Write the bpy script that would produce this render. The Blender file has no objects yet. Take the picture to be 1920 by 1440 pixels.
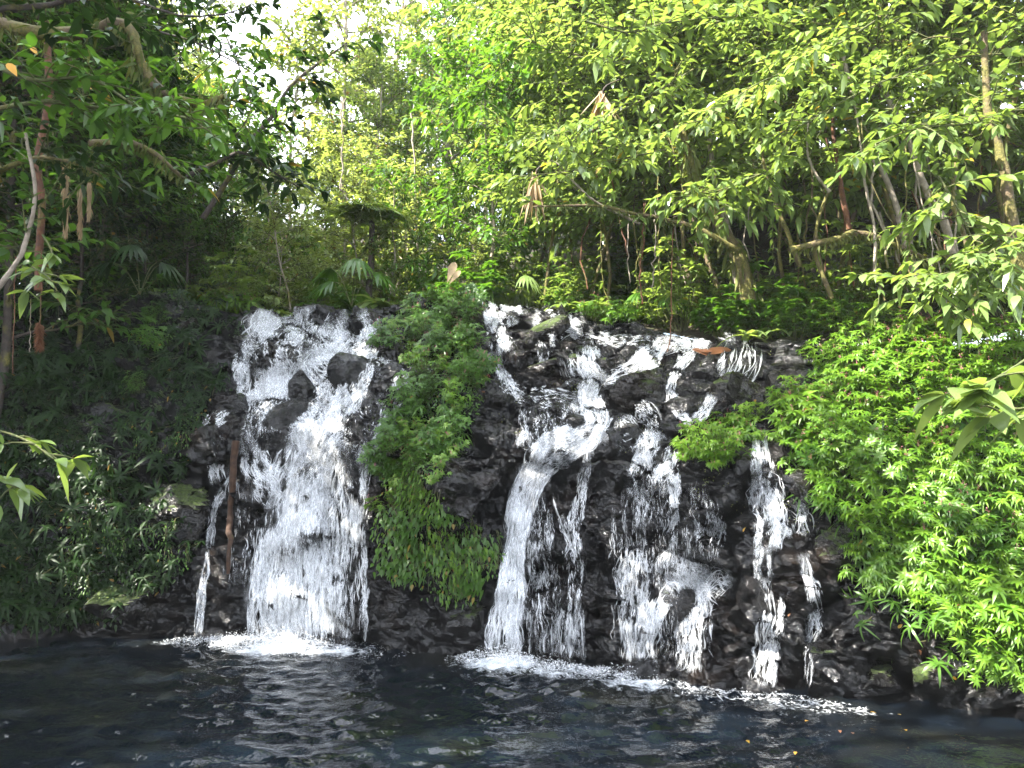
import bpy, math, random
import numpy as np
from mathutils import Vector, Matrix
from mathutils.bvhtree import BVHTree

random.seed(7); RNG = np.random.default_rng(7)
SC = bpy.context.scene
COL = SC.collection
R = math.radians

# ------------------------------------------------------------------ camera, sky, sun, exposure
F = 1440.0; HOR = 880.0; CAMZ = 2.0
PITCH = math.atan((HOR - 720.0) / F)
cam_d = bpy.data.cameras.new('camera'); cam = bpy.data.objects.new('camera', cam_d); COL.objects.link(cam)
cam.location = (0, 0, CAMZ); cam.rotation_euler = (math.pi / 2 + PITCH, 0, 0)
cam_d.sensor_width = 36.0; cam_d.lens = 36.0 * F / 1920.0
cam_d.clip_start = 0.05; cam_d.clip_end = 2000
SC.camera = cam

SUN_EL, SUN_AZ = R(48), R(-116)              # azimuth from +Y, negative = to the left
SUN_DIR = Vector((math.sin(SUN_AZ) * math.cos(SUN_EL), math.cos(SUN_AZ) * math.cos(SUN_EL), math.sin(SUN_EL)))
sun_d = bpy.data.lights.new('sun', 'SUN'); sun_d.energy = 5.0; sun_d.angle = R(0.5); sun_d.color = (1.0, 0.95, 0.85)
sun = bpy.data.objects.new('sun', sun_d); COL.objects.link(sun)
sun.rotation_euler = SUN_DIR.to_track_quat('Z', 'Y').to_euler(); sun.location = (-20, -5, 40)

W = bpy.data.worlds.new('World'); SC.world = W; W.use_nodes = True
wt = W.node_tree; wt.nodes.clear()
wo = wt.nodes.new('ShaderNodeOutputWorld'); wb = wt.nodes.new('ShaderNodeBackground')
sky = wt.nodes.new('ShaderNodeTexSky'); sky.sky_type = 'NISHITA'; sky.sun_disc = False
sky.sun_elevation = SUN_EL; sky.sun_rotation = SUN_AZ; sky.air_density = 1.0; sky.dust_density = 2.0
wb.inputs['Strength'].default_value = 0.075
# broken white cloud over the blue
wc = wt.nodes.new('ShaderNodeTexCoord'); wn = wt.nodes.new('ShaderNodeTexNoise')
wn.inputs['Scale'].default_value = 2.2; wn.inputs['Detail'].default_value = 6
wr = wt.nodes.new('ShaderNodeValToRGB'); wr.color_ramp.elements[0].position = 0.40; wr.color_ramp.elements[1].position = 0.56
wm = wt.nodes.new('ShaderNodeMix'); wm.data_type = 'RGBA'
wm.inputs['B'].default_value = (10.5, 11.0, 12.2, 1)
wt.links.new(wc.outputs['Generated'], wn.inputs['Vector']); wt.links.new(wn.outputs['Fac'], wr.inputs['Fac'])
wt.links.new(wr.outputs['Color'], wm.inputs['Factor']); wt.links.new(sky.outputs['Color'], wm.inputs['A'])
wt.links.new(wm.outputs['Result'], wb.inputs['Color']); wt.links.new(wb.outputs['Background'], wo.inputs['Surface'])

SC.view_settings.view_transform = 'Standard'; SC.view_settings.look = 'None'
SC.view_settings.exposure = 2.7; SC.view_settings.gamma = 1.0
SC.render.engine = 'CYCLES'
cy = SC.cycles
cy.use_denoising = True; cy.denoiser = 'OPENIMAGEDENOISE'
cy.max_bounces = 6; cy.diffuse_bounces = 3; cy.glossy_bounces = 3; cy.transmission_bounces = 3
cy.transparent_max_bounces = 32; cy.sample_clamp_indirect = 4.0; cy.caustics_reflective = False; cy.caustics_refractive = False

# ------------------------------------------------------------------ picture <-> place
_up = Vector((0, -math.sin(PITCH), math.cos(PITCH))); _fw = Vector((0, math.cos(PITCH), math.sin(PITCH)))
CAM = Vector((0, 0, CAMZ))
def ray(px, py):
    return (Vector((1, 0, 0)) * ((px - 960) / F) + _up * ((720 - py) / F) + _fw).normalized()
def at(px, py, y):
    d = ray(px, py); return CAM + d * (y / d.y)
def to_px(p):
    q = Vector(p) - CAM; z = q.dot(_fw)
    return 960 + F * q.x / z, 720 - F * q.dot(_up) / z, z

# ------------------------------------------------------------------ noise
def _h(ix, iy, iz, seed):
    n = (ix * 374761393 + iy * 668265263 + iz * 2147483647 + seed * 974711) & 0xffffffff
    n = ((n ^ (n >> 13)) * 1274126177) & 0xffffffff
    n = ((n ^ (n >> 16)) * 2246822519) & 0xffffffff
    return ((n ^ (n >> 15)) & 0xffffff) / float(0xffffff)
def vnoise(p, seed=0):
    p = np.asarray(p, float); i = np.floor(p).astype(np.int64); f = p - i; f = f * f * (3 - 2 * f)
    r = 0
    for dx in (0, 1):
        for dy in (0, 1):
            for dz in (0, 1):
                w = (f[:, 0] if dx else 1 - f[:, 0]) * (f[:, 1] if dy else 1 - f[:, 1]) * (f[:, 2] if dz else 1 - f[:, 2])
                r = r + w * _h(i[:, 0] + dx, i[:, 1] + dy, i[:, 2] + dz, seed)
    return r * 2 - 1
def fbm(p, octv=4, seed=0):
    a, r, q = 1.0, 0, np.asarray(p, float)
    for k in range(octv):
        r = r + a * vnoise(q, seed + k); q = q * 2.03 + 13.7; a *= 0.5
    return r
def worley(p, seed=0):
    p = np.asarray(p, float); i = np.floor(p).astype(np.int64)
    f1 = np.full(len(p), 9.0); f2 = f1.copy(); cid = np.zeros((len(p), 3), np.int64); cc = np.zeros_like(p)
    for dx in (-1, 0, 1):
        for dy in (-1, 0, 1):
            for dz in (-1, 0, 1):
                c = i + np.array([dx, dy, dz])
                ctr = c + np.stack([_h(c[:, 0], c[:, 1], c[:, 2], seed + k) for k in (1, 2, 3)], 1)
                d = np.linalg.norm(p - ctr, axis=1)
                m = d < f1
                f2 = np.where(m, f1, np.minimum(f2, d))
                f1 = np.where(m, d, f1); cid[m] = c[m]; cc[m] = ctr[m]
    return f1, f2, cid, cc
def smooth(a, b, x):
    t = np.clip((x - a) / (b - a), 0, 1); return t * t * (3 - 2 * t)

# ------------------------------------------------------------------ mesh building
class MB:
    def __init__(s): s.v = []; s.f = []; s.n = 0; s.a = []
    def add(s, v, f, mi=0):
        v = np.asarray(v, np.float32).reshape(-1, 3)
        f = np.asarray(f, np.int64)
        s.v.append(v); s.f.append((f + s.n, mi)); s.n += len(v)
    def mesh(s, name, mats, smooth_=True):
        me = bpy.data.meshes.new(name)
        v = np.concatenate(s.v); me.vertices.add(len(v)); me.vertices.foreach_set('co', v.ravel())
        loops, starts, mis, k = [], [], [], 0
        for f, mi in s.f:
            loops.append(f.ravel()); m, c = f.shape
            starts.append(k + np.arange(m) * c); mis.append(np.full(m, mi)); k += m * c
        loops = np.concatenate(loops); starts = np.concatenate(starts); mis = np.concatenate(mis)
        me.loops.add(len(loops)); me.loops.foreach_set('vertex_index', loops.astype(np.int32))
        me.polygons.add(len(starts)); me.polygons.foreach_set('loop_start', starts.astype(np.int32))
        me.polygons.foreach_set('material_index', mis.astype(np.int32))
        me.polygons.foreach_set('use_smooth', np.full(len(starts), smooth_))
        for m in (mats if isinstance(mats, (list, tuple)) else [mats]): me.materials.append(m)
        me.update(calc_edges=True)
        if s.a: me.attributes.new('soft', 'FLOAT', 'POINT').data.foreach_set('value', np.concatenate(s.a).astype(np.float32))
        return me
    def build(s, name, mats, parent=None, smooth_=True):
        o = bpy.data.objects.new(name, s.mesh(name, mats, smooth_)); COL.objects.link(o)
        if parent: o.parent = parent
        return o
def tag(o, label=None, cat=None, group=None, kind=None):
    if label: o['label'] = label
    if cat: o['category'] = cat
    if group: o['group'] = group
    if kind: o['kind'] = kind
    return o
def empty(name, loc=(0, 0, 0), rz=0):
    o = bpy.data.objects.new(name, None); COL.objects.link(o); o.location = loc; o.rotation_euler.z = rz
    o.empty_display_size = 0.2
    return o
def copy_tree(o):
    c = o.copy(); COL.objects.link(c)
    for ch in o.children:
        d = ch.copy(); COL.objects.link(d); d.parent = c
        for g in ch.children:
            e = g.copy(); COL.objects.link(e); e.parent = d
    return c
def grid_faces(nu, nv):
    i = np.arange(nu - 1)[:, None] * nv + np.arange(nv - 1)[None, :]
    return np.stack([i, i + 1, i + nv + 1, i + nv], -1).reshape(-1, 4)

def tube(mb, pts, rad, sides=6, mi=0):
    pts = np.asarray([tuple(p) for p in pts], float); n = len(pts)
    rad = np.broadcast_to(np.asarray(rad, float), (n,))
    t = np.gradient(pts, axis=0); t /= np.linalg.norm(t, axis=1, keepdims=True) + 1e-9
    ref = np.array([0.31, 0.17, 0.93]) if abs(t[:, 2]).mean() < .8 else np.array([.93, .2, .1])
    a = np.cross(t, ref); a /= np.linalg.norm(a, axis=1, keepdims=True) + 1e-9
    b = np.cross(t, a)
    ang = np.arange(sides) * 2 * math.pi / sides
    v = pts[:, None] + rad[:, None, None] * (np.cos(ang)[None, :, None] * a[:, None] + np.sin(ang)[None, :, None] * b[:, None])
    i = np.arange(n - 1)[:, None] * sides; j = np.arange(sides)[None]; j2 = (j + 1) % sides
    f = np.stack([i + j, i + j2, i + sides + j2, i + sides + j], -1).reshape(-1, 4)
    mb.add(v.reshape(-1, 3), f, mi)
def spline(ctrl, n):
    c = np.asarray([tuple(p) for p in ctrl], float); c = np.vstack([2 * c[0] - c[1], c, 2 * c[-1] - c[-2]])
    s = np.linspace(0, len(c) - 3 - 1e-6, n); k = s.astype(int); t = (s - k)[:, None]
    p0, p1, p2, p3 = c[k], c[k + 1], c[k + 2], c[k + 3]
    return .5 * (2 * p1 + (p2 - p0) * t + (2 * p0 - 5 * p1 + 4 * p2 - p3) * t ** 2 + (3 * p1 - p0 - 3 * p2 + p3) * t ** 3)

# ------------------------------------------------------------------ materials
def mat(name):
    m = bpy.data.materials.new(name); m.use_nodes = True; nt = m.node_tree
    return m, nt, nt.nodes['Principled BSDF'], nt.nodes['Material Output']
def N(nt, t, **kw):
    n = nt.nodes.new(t)
    for k, v in kw.items():
        if k in n.inputs: n.inputs[k].default_value = v
        else: setattr(n, k, v)
    return n
def noise(nt, scale, detail=4, rough=.6, vec=None):
    n = N(nt, 'ShaderNodeTexNoise', Scale=scale, Detail=detail, Roughness=rough)
    if vec is None:
        g = nt.nodes.new('ShaderNodeNewGeometry'); vec = g.outputs['Position']
    nt.links.new(vec, n.inputs['Vector']); return n
def ramp(nt, src, stops):
    r = nt.nodes.new('ShaderNodeValToRGB'); e = r.color_ramp.elements
    while len(e) < len(stops): e.new(0.5)
    for el, (p, c) in zip(e, stops):
        el.position = p; el.color = (*c, 1) if not isinstance(c, (int, float)) else (c, c, c, 1)
    nt.links.new(src, r.inputs['Fac']); return r
def mixc(nt, fac, a, b):
    m = nt.nodes.new('ShaderNodeMix'); m.data_type = 'RGBA'
    for s, k in ((fac, 'Factor'), (a, 'A'), (b, 'B')):
        if isinstance(s, bpy.types.NodeSocket): nt.links.new(s, m.inputs[k])
        elif isinstance(s, (int, float)): m.inputs[k].default_value = s
        else: m.inputs[k].default_value = (*s, 1)
    return m.outputs['Result']
def math_(nt, op, a, b=None, clamp=False):
    m = nt.nodes.new('ShaderNodeMath'); m.operation = op; m.use_clamp = clamp
    for s, k in ((a, 0), (b, 1)):
        if s is None: continue
        if isinstance(s, bpy.types.NodeSocket): nt.links.new(s, m.inputs[k])
        else: m.inputs[k].default_value = s
    return m.outputs[0]

def rock_material(name, dark, light, moss_amt=0.0, wet=1.0, use_attr=False, warm=(0.020, 0.013, 0.009)):
    m, nt, b, out = mat(name)
    n1 = noise(nt, 1.7, 5); n2 = noise(nt, 9, 6, .65); n3 = noise(nt, 45, 5, .7)
    col = ramp(nt, n2.outputs['Fac'], [(.3, dark), (.62, light)]).outputs['Color']
    col = mixc(nt, ramp(nt, n1.outputs['Fac'], [(.52, 0), (.72, .8)]).outputs['Color'], col, warm)
    rough = ramp(nt, n3.outputs['Fac'], [(.3, .06 if wet else .5), (.7, .26 if wet else .9)]).outputs['Color']
    geo = nt.nodes.new('ShaderNodeNewGeometry'); sep = nt.nodes.new('ShaderNodeSeparateXYZ'); nt.links.new(geo.outputs['Normal'], sep.inputs[0])
    up = ramp(nt, sep.outputs['Z'], [(.15, 0), (.75, 1)]).outputs['Color']
    mo = noise(nt, 3.1, 5)
    ms = math_(nt, 'ADD', mo.outputs['Fac'], math_(nt, 'MULTIPLY', up, .35))
    if use_attr:
        at_ = N(nt, 'ShaderNodeAttribute', attribute_name='moss'); ms = math_(nt, 'ADD', ms, at_.outputs['Fac'])
    else: ms = math_(nt, 'ADD', ms, moss_amt)
    mask = ramp(nt, ms, [(.92, 0), (1.08, 1)]).outputs['Color']
    mcol = ramp(nt, noise(nt, 30, 4).outputs['Fac'], [(.3, (.012, .02, .005)), (.7, (.06, .09, .015))]).outputs['Color']
    nt.links.new(mixc(nt, mask, col, mcol), b.inputs['Base Color'])
    nt.links.new(mixc(nt, mask, rough, (.9, .9, .9)), b.inputs['Roughness'])
    b.inputs['Specular IOR Level'].default_value = .45
    gp = nt.nodes.new('ShaderNodeNewGeometry'); wv = nt.nodes.new('ShaderNodeVectorMath'); wv.operation = 'MULTIPLY_ADD'
    nw = noise(nt, 5, 3); nt.links.new(nw.outputs['Color'], wv.inputs[0]); wv.inputs[1].default_value = (.12, .12, .12); nt.links.new(gp.outputs['Position'], wv.inputs[2])
    hs = None
    for sc_, am in ((4.5, 1.3), (11, .9)):
        mp = nt.nodes.new('ShaderNodeVectorMath'); mp.operation = 'MULTIPLY'; nt.links.new(wv.outputs[0], mp.inputs[0]); mp.inputs[1].default_value = (1, 1, 1.7)
        vo = N(nt, 'ShaderNodeTexVoronoi', Scale=sc_); nt.links.new(mp.outputs[0], vo.inputs['Vector'])
        df = nt.nodes.new('ShaderNodeVectorMath'); df.operation = 'SUBTRACT'; nt.links.new(mp.outputs[0], df.inputs[0]); nt.links.new(vo.outputs['Position'], df.inputs[1])
        cc = nt.nodes.new('ShaderNodeVectorMath'); cc.operation = 'SUBTRACT'; nt.links.new(vo.outputs['Color'], cc.inputs[0]); cc.inputs[1].default_value = (.5, .5, .5)
        dt = nt.nodes.new('ShaderNodeVectorMath'); dt.operation = 'DOT_PRODUCT'; nt.links.new(df.outputs[0], dt.inputs[0]); nt.links.new(cc.outputs[0], dt.inputs[1])
        h = math_(nt, 'MULTIPLY', dt.outputs['Value'], am); hs = h if hs is None else math_(nt, 'ADD', hs, h)
    hs = math_(nt, 'ADD', hs, math_(nt, 'MULTIPLY', n2.outputs['Fac'], .05))
    bp = N(nt, 'ShaderNodeBump', Strength=1.0, Distance=1.0)
    nt.links.new(hs, bp.inputs['Height']); nt.links.new(bp.outputs['Normal'], b.inputs['Normal'])
    return m
M_ROCK = rock_material('wet_basalt', (.002, .002, .0025), (.010, .0095, .010), use_attr=True)
M_BOULD = rock_material('boulder_basalt', (.003, .003, .0035), (.015, .014, .014), .0)
M_BMOSS = rock_material('mossy_basalt', (.005, .0045, .004), (.02, .018, .016), .22)

def floor_material():
    m, nt, b, out = mat('forest_litter')
    c = ramp(nt, noise(nt, 7, 6).outputs['Fac'], [(.3, (.014, .010, .006)), (.5, (.035, .024, .012)), (.7, (.03, .045, .012))]).outputs['Color']
    nt.links.new(c, b.inputs['Base Color']); b.inputs['Roughness'].default_value = .9
    bp = N(nt, 'ShaderNodeBump', Strength=.8, Distance=.05); nt.links.new(noise(nt, 22, 5).outputs['Fac'], bp.inputs['Height'])
    nt.links.new(bp.outputs['Normal'], b.inputs['Normal']); return m
M_FLOOR = floor_material()

def foam_material():
    m, nt, b, out = mat('white_water')
    b.inputs['Base Color'].default_value = (.90, .925, .95, 1); b.inputs['Roughness'].default_value = .35
    tr = N(nt, 'ShaderNodeBsdfTranslucent'); tr.inputs['Color'].default_value = (.90, .925, .95, 1)
    mx = nt.nodes.new('ShaderNodeMixShader'); mx.inputs[0].default_value = .15
    nt.links.new(b.outputs[0], mx.inputs[1]); nt.links.new(tr.outputs[0], mx.inputs[2])
    tp = N(nt, 'ShaderNodeBsdfTransparent'); m2 = nt.nodes.new('ShaderNodeMixShader')
    sa = N(nt, 'ShaderNodeAttribute', attribute_name='soft')
    al = math_(nt, 'MULTIPLY', sa.outputs['Fac'], ramp(nt, noise(nt, 8, 5, .65).outputs['Fac'], [(.34, .55), (.6, 1)]).outputs['Color'])
    nt.links.new(math_(nt, 'MULTIPLY', al, 1.15, True), m2.inputs[0])
    nt.links.new(tp.outputs[0], m2.inputs[1]); nt.links.new(mx.outputs[0], m2.inputs[2]); nt.links.new(m2.outputs[0], out.inputs['Surface'])
    return m
M_FOAM = foam_material()

def water_material():
    m, nt, b, out = mat('pool_water')
    c = ramp(nt, noise(nt, .8, 3).outputs['Fac'], [(.5, (.003, .005, .008)), (.75, (.010, .010, .006))]).outputs['Color']
    fa = N(nt, 'ShaderNodeAttribute', attribute_name='foam')
    fm = ramp(nt, math_(nt, 'ADD', math_(nt, 'MULTIPLY', fa.outputs['Fac'], .9), math_(nt, 'MULTIPLY', math_(nt, 'SUBTRACT', noise(nt, 9, 7, .75).outputs['Fac'], .5), 2.0)), [(.40, 0), (1.0, .95)]).outputs['Color']
    nt.links.new(mixc(nt, fm, c, (.78, .83, .88)), b.inputs['Base Color'])
    nt.links.new(mixc(nt, fm, (.04, .04, .04), (.6, .6, .6)), b.inputs['Roughness']); b.inputs['IOR'].default_value = 1.42
    bp = N(nt, 'ShaderNodeBump', Strength=.6, Distance=.03)
    nt.links.new(noise(nt, 8, 2).outputs['Fac'], bp.inputs['Height']); nt.links.new(bp.outputs['Normal'], b.inputs['Normal'])
    return m
M_WATER = water_material()

# ------------------------------------------------------------------ the rock face and the ground behind it
#   x:   base y | break y,z | lip y,z | rise of the ground behind
TERR = np.array([
 [-14., 2.0,  2.6, 2.2,  4.4, 4.6, .45],
 [-9.0, 5.0,  5.6, 2.2,  7.2, 4.4, .40],
 [-7.0, 8.2,  8.6, 2.2,  9.9, 4.5, .36],
 [-5.5, 9.5,  9.9, 2.2, 11.2, 4.6, .25],
 [-4.2, 9.6,  9.95, 2.3, 11.4, 4.45, .10],
 [-3.0, 9.4,  9.75, 2.35, 11.5, 4.35, .05],
 [-2.0, 9.1,  9.5, 2.3, 11.7, 4.42, .05],
 [-1.0, 8.75, 9.2, 2.3, 11.9, 4.65, .05],
 [ 0.0, 8.5,  8.95, 2.3, 12.2, 4.72, .05],
 [ 1.0, 7.95, 8.5, 2.3, 11.3, 4.3, .22],
 [ 2.0, 7.3,  7.9, 2.2, 10.2, 3.85, .42],
 [ 3.0, 6.85, 7.5, 2.1, 9.3, 3.55, .55],
 [ 4.0, 6.45, 7.1, 1.9, 8.6, 3.4, .6],
 [ 5.0, 6.1,  6.8, 1.8, 8.2, 3.35, .6],
 [ 7.0, 5.0,  5.8, 1.8, 7.2, 3.35, .6],
 [ 9.0, 3.0,  3.8, 1.8, 5.4, 3.3, .6],
 [14.0, 0.0,  0.8, 1.8, 2.4, 3.3, .6]])
def tcol(x):
    c = [np.interp(x, TERR[:, 0], TERR[:, k]) for k in range(7)]
    return c
def build_rock_face():
    xs = np.arange(-9.5, 8.5, .026)
    yb, y2, z2, yl, zl, _ = tcol(xs)[1:]
    # keys along the profile
    keys = np.stack([np.stack([yb - .35, 0 * xs - 1.0], 1), np.stack([yb, 0 * xs], 1), np.stack([(yb + y2) / 2 + .04, z2 * .5], 1),
                     np.stack([y2, z2], 1), np.stack([y2 + (yl - y2) * .5, z2 + (zl - z2) * .55], 1),
                     np.stack([yl, zl], 1), np.stack([yl + .9, zl + .06], 1), np.stack([yl + 2.2, zl + .02], 1)], 1)
    tk = np.array([0, 1, 2.1, 3.2, 4.6, 6.0, 6.9, 8.2])
    t = np.linspace(0, 8.2, 300)
    P = np.zeros((len(xs), len(t), 3)); P[..., 0] = xs[:, None]
    w = np.array([.1, .2, .4, .2, .1])
    for k in (0, 1):
        a = np.stack([np.interp(t, tk, keys[i, :, k]) for i in range(len(xs))])
        for _ in range(30):
            b = a.copy(); b[:, 1:-1] = (a[:, :-2] + 2 * a[:, 1:-1] + a[:, 2:]) / 4; a = b
        pad = np.pad(a, ((40, 40), (0, 0)), mode='edge'); ker = np.hanning(81); ker /= ker.sum()
        a = np.stack([np.convolve(pad[:, j], ker, 'valid') for j in range(a.shape[1])], 1)
        P[..., k + 1] = a
    x, y, z = P[..., 0], P[..., 1], P[..., 2]
    bul = np.exp(-((x + .95) / .62) ** 2) * smooth(.9, 1.9, z) * (1 - smooth(3.6, 4.4, z)); P[..., 1] -= .5 * bul
    bul = np.exp(-((x + 4.9) / .7) ** 2) * smooth(-.5, .8, z) * (1 - smooth(3.2, 4.4, z)); P[..., 1] -= .25 * bul
    # normals of the base surface
    du = np.gradient(P, axis=0); dv = np.gradient(P, axis=1); n = np.cross(du, dv); n /= np.linalg.norm(n, axis=2, keepdims=True) + 1e-9
    n = np.where(n[..., 1:2] > 0.3, -n, n)
    q = P.reshape(-1, 3); nn = n.reshape(-1, 3)
    q0 = q + .12 * np.stack([fbm(q * 2.1, 3, 50), fbm(q * 2.1, 3, 60), fbm(q * 2.1, 3, 70)], 1)
    disp = np.zeros(len(q))
    for sc_, amp, tilt, crack, sd in ((np.array([1.25, 1.2, 1.9]), .17, .34, .08, 3), (np.array([3.3, 3.2, 4.6]), .06, .24, .035, 23), (np.array([9., 9., 12.]), .012, .10, .010, 43)):
        f1, f2, cid, cc = worley(q0 * sc_, sd)
        off = _h(cid[:, 0], cid[:, 1], cid[:, 2], sd + 9) * 2 - 1
        g = np.stack([_h(cid[:, 0], cid[:, 1], cid[:, 2], sd + 10 + k) * 2 - 1 for k in range(3)], 1)
        disp += amp * off + tilt * ((q0 * sc_ - cc) / sc_ * g).sum(1) - crack * np.exp(-(f2 - f1) / .09)
    rough_amt = np.where(q[:, 0] < -4.6, .7, 1.0)
    # smoother water-worn sheet near the top right, and along the foot on the left
    worn = smooth(1.6, 2.4, q[:, 0]) * smooth(2.3, 2.9, q[:, 2]); rough_amt = rough_amt * (1 - .55 * worn)
    foot = smooth(-4.8, -4.0, q[:, 0]) * (1 - smooth(.9, 1.6, q[:, 2])) * (1 - smooth(-.4, .2, q[:, 0])); rough_amt = rough_amt * (1 - .45 * foot)
    # slanting courses of rock
    disp = disp * rough_amt + .02 * fbm(q * 4, 4, 5) + .012 * fbm(q * 20, 3, 8)
    v = q + nn * disp[:, None]
    mb = MB(); mb.add(v, grid_faces(len(xs), len(t))[:, ::-1])
    o = mb.build('rock_face', M_ROCK, None, False)
    xx, zz = v[:, 0], v[:, 2]
    moss = -.2 + .38 * smooth(-4.1, -4.8, xx) + .42 * smooth(3.3, 4.2, xx) + .40 * np.exp(-((xx + .9) / .5) ** 2) * smooth(1.0, 1.8, zz) - .25 * (1 - smooth(.1, .5, zz))
    moss += .3 * smooth(0, .5, v[:, 1] - np.interp(xx, TERR[:, 0], TERR[:, 4])) * 1.0
    at_ = o.data.attributes.new('moss', 'FLOAT', 'POINT'); at_.data.foreach_set('value', moss.astype(np.float32))
    tag(o, kind='structure')
    return v, grid_faces(len(xs), len(t)), disp
def ground_z(x, y):
    c = tcol(x); yl, zl, a = c[4], c[5], c[6]
    d = np.maximum(y - yl, 0)
    return zl - .08 + a * np.minimum(d, 7) * .8 + np.maximum(d - 3.5, 0) * (.20 + .12 * smooth(-4, 3, x)) + np.maximum(y - 22, 0) * .10
def build_floor():
    xs = np.concatenate([np.arange(-60, -14, 2.), np.arange(-14, 14, .35), np.arange(14, 62, 2.)])
    ys = np.concatenate([np.arange(.35, 14, .3), np.arange(14, 90, 1.5)])
    X, D = np.meshgrid(xs, ys, indexing='ij')
    yl = np.interp(X, TERR[:, 0], TERR[:, 4]); Y = yl + D
    p = np.stack([X, Y, ground_z(X, Y)], -1).reshape(-1, 3)
    p[:, 2] += .12 * fbm(p * .9, 4, 90)
    mb = MB(); mb.add(p, grid_faces(len(xs), len(ys))[:, ::-1]); tag(mb.build('ground', M_FLOOR), kind='structure')
    return p, grid_faces(len(xs), len(ys))
RV, RF, RDISP = build_rock_face()
GV, GF = build_floor()
allv = np.concatenate([RV, GV]); allf = np.concatenate([RF, GF + len(RV)])
BVH = BVHTree.FromPolygons([tuple(p) for p in allv.tolist()], [tuple(f) for f in allf.tolist()])
def hit(px, py):
    p, n, i, d = BVH.ray_cast(CAM, ray(px, py))
    if p is None: return None, None
    if n.dot(ray(px, py)) > 0: n = -n
    return p, n
def drop(x, y):
    p, n, i, d = BVH.ray_cast(Vector((x, y, 60)), Vector((0, 0, -1)))
    return p if p else Vector((x, y, float(ground_z(x, y))))

# ------------------------------------------------------------------ pool
FALL_FEET = [(-3.9, 9.4, .4), (-2.7, 9.1, 1.2), (-2.0, 9.0, .8), (-.1, 8.4, 1.1), (.5, 8.1, .6), (1.2, 7.7, .75), (1.8, 7.35, .40), (2.45, 7.0, .42), (2.9, 6.8, .14)]
def build_pool():
    xs = np.arange(-13, 13, .045); ys = np.concatenate([np.arange(-3, 2.5, .3), np.arange(2.5, 10.6, .035)])
    X, Y = np.meshgrid(xs, ys, indexing='ij'); Z = np.zeros_like(X)
    rg = np.random.default_rng(3)
    q = np.stack([X, Y, X * 0], -1).reshape(-1, 3); fo = np.zeros_like(X)
    for fx, fy, s in FALL_FEET:                                     # rings running out from the feet of the falls
        r = np.hypot(X - fx, Y - fy)
        for lam in (.34, .21):
            lam = lam * rg.uniform(.85, 1.15)
            Z += s * .009 * (lam / .3) * np.sin(r * 2 * math.pi / lam + rg.uniform(0, 6) + 2.5 * vnoise(q * 1.6, 5).reshape(X.shape)) * np.exp(-r / 4.5)
        fo = np.maximum(fo, s ** .8 * np.exp(-((X - fx) / .5) ** 2 - ((Y - fy + .2) / .34) ** 2))
    for k in range(22):
        lam = rg.uniform(.12, .4); a = rg.uniform(-2.2, -.9); ph = rg.uniform(0, 6)
        Z += .0019 * lam / .3 * np.sin((X * math.cos(a) + Y * math.sin(a)) * 2 * math.pi / lam + ph)
    calm = 1 - .7 * smooth(1.2, 3.2, X) * (1 - smooth(6.6, 7.6, Y)) - .35 * smooth(-3.5, -6, X)
    gust = .8 + .5 * fbm(q * .7, 3, 33).reshape(X.shape)
    Z *= calm * np.clip(gust, .25, 1.5)
    Z += (.0125 * fbm(q * np.array([6.4, 9.5, 1]), 3, 11).reshape(X.shape)) * calm
    mb = MB(); mb.add(np.stack([X, Y, Z], -1), grid_faces(len(xs), len(ys))[:, ::-1])
    o = mb.build('water', M_WATER); at_ = o.data.attributes.new('foam', 'FLOAT', 'POINT'); at_.data.foreach_set('value', fo.ravel().astype(np.float32)); tag(o, kind='structure')
build_pool()

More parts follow.
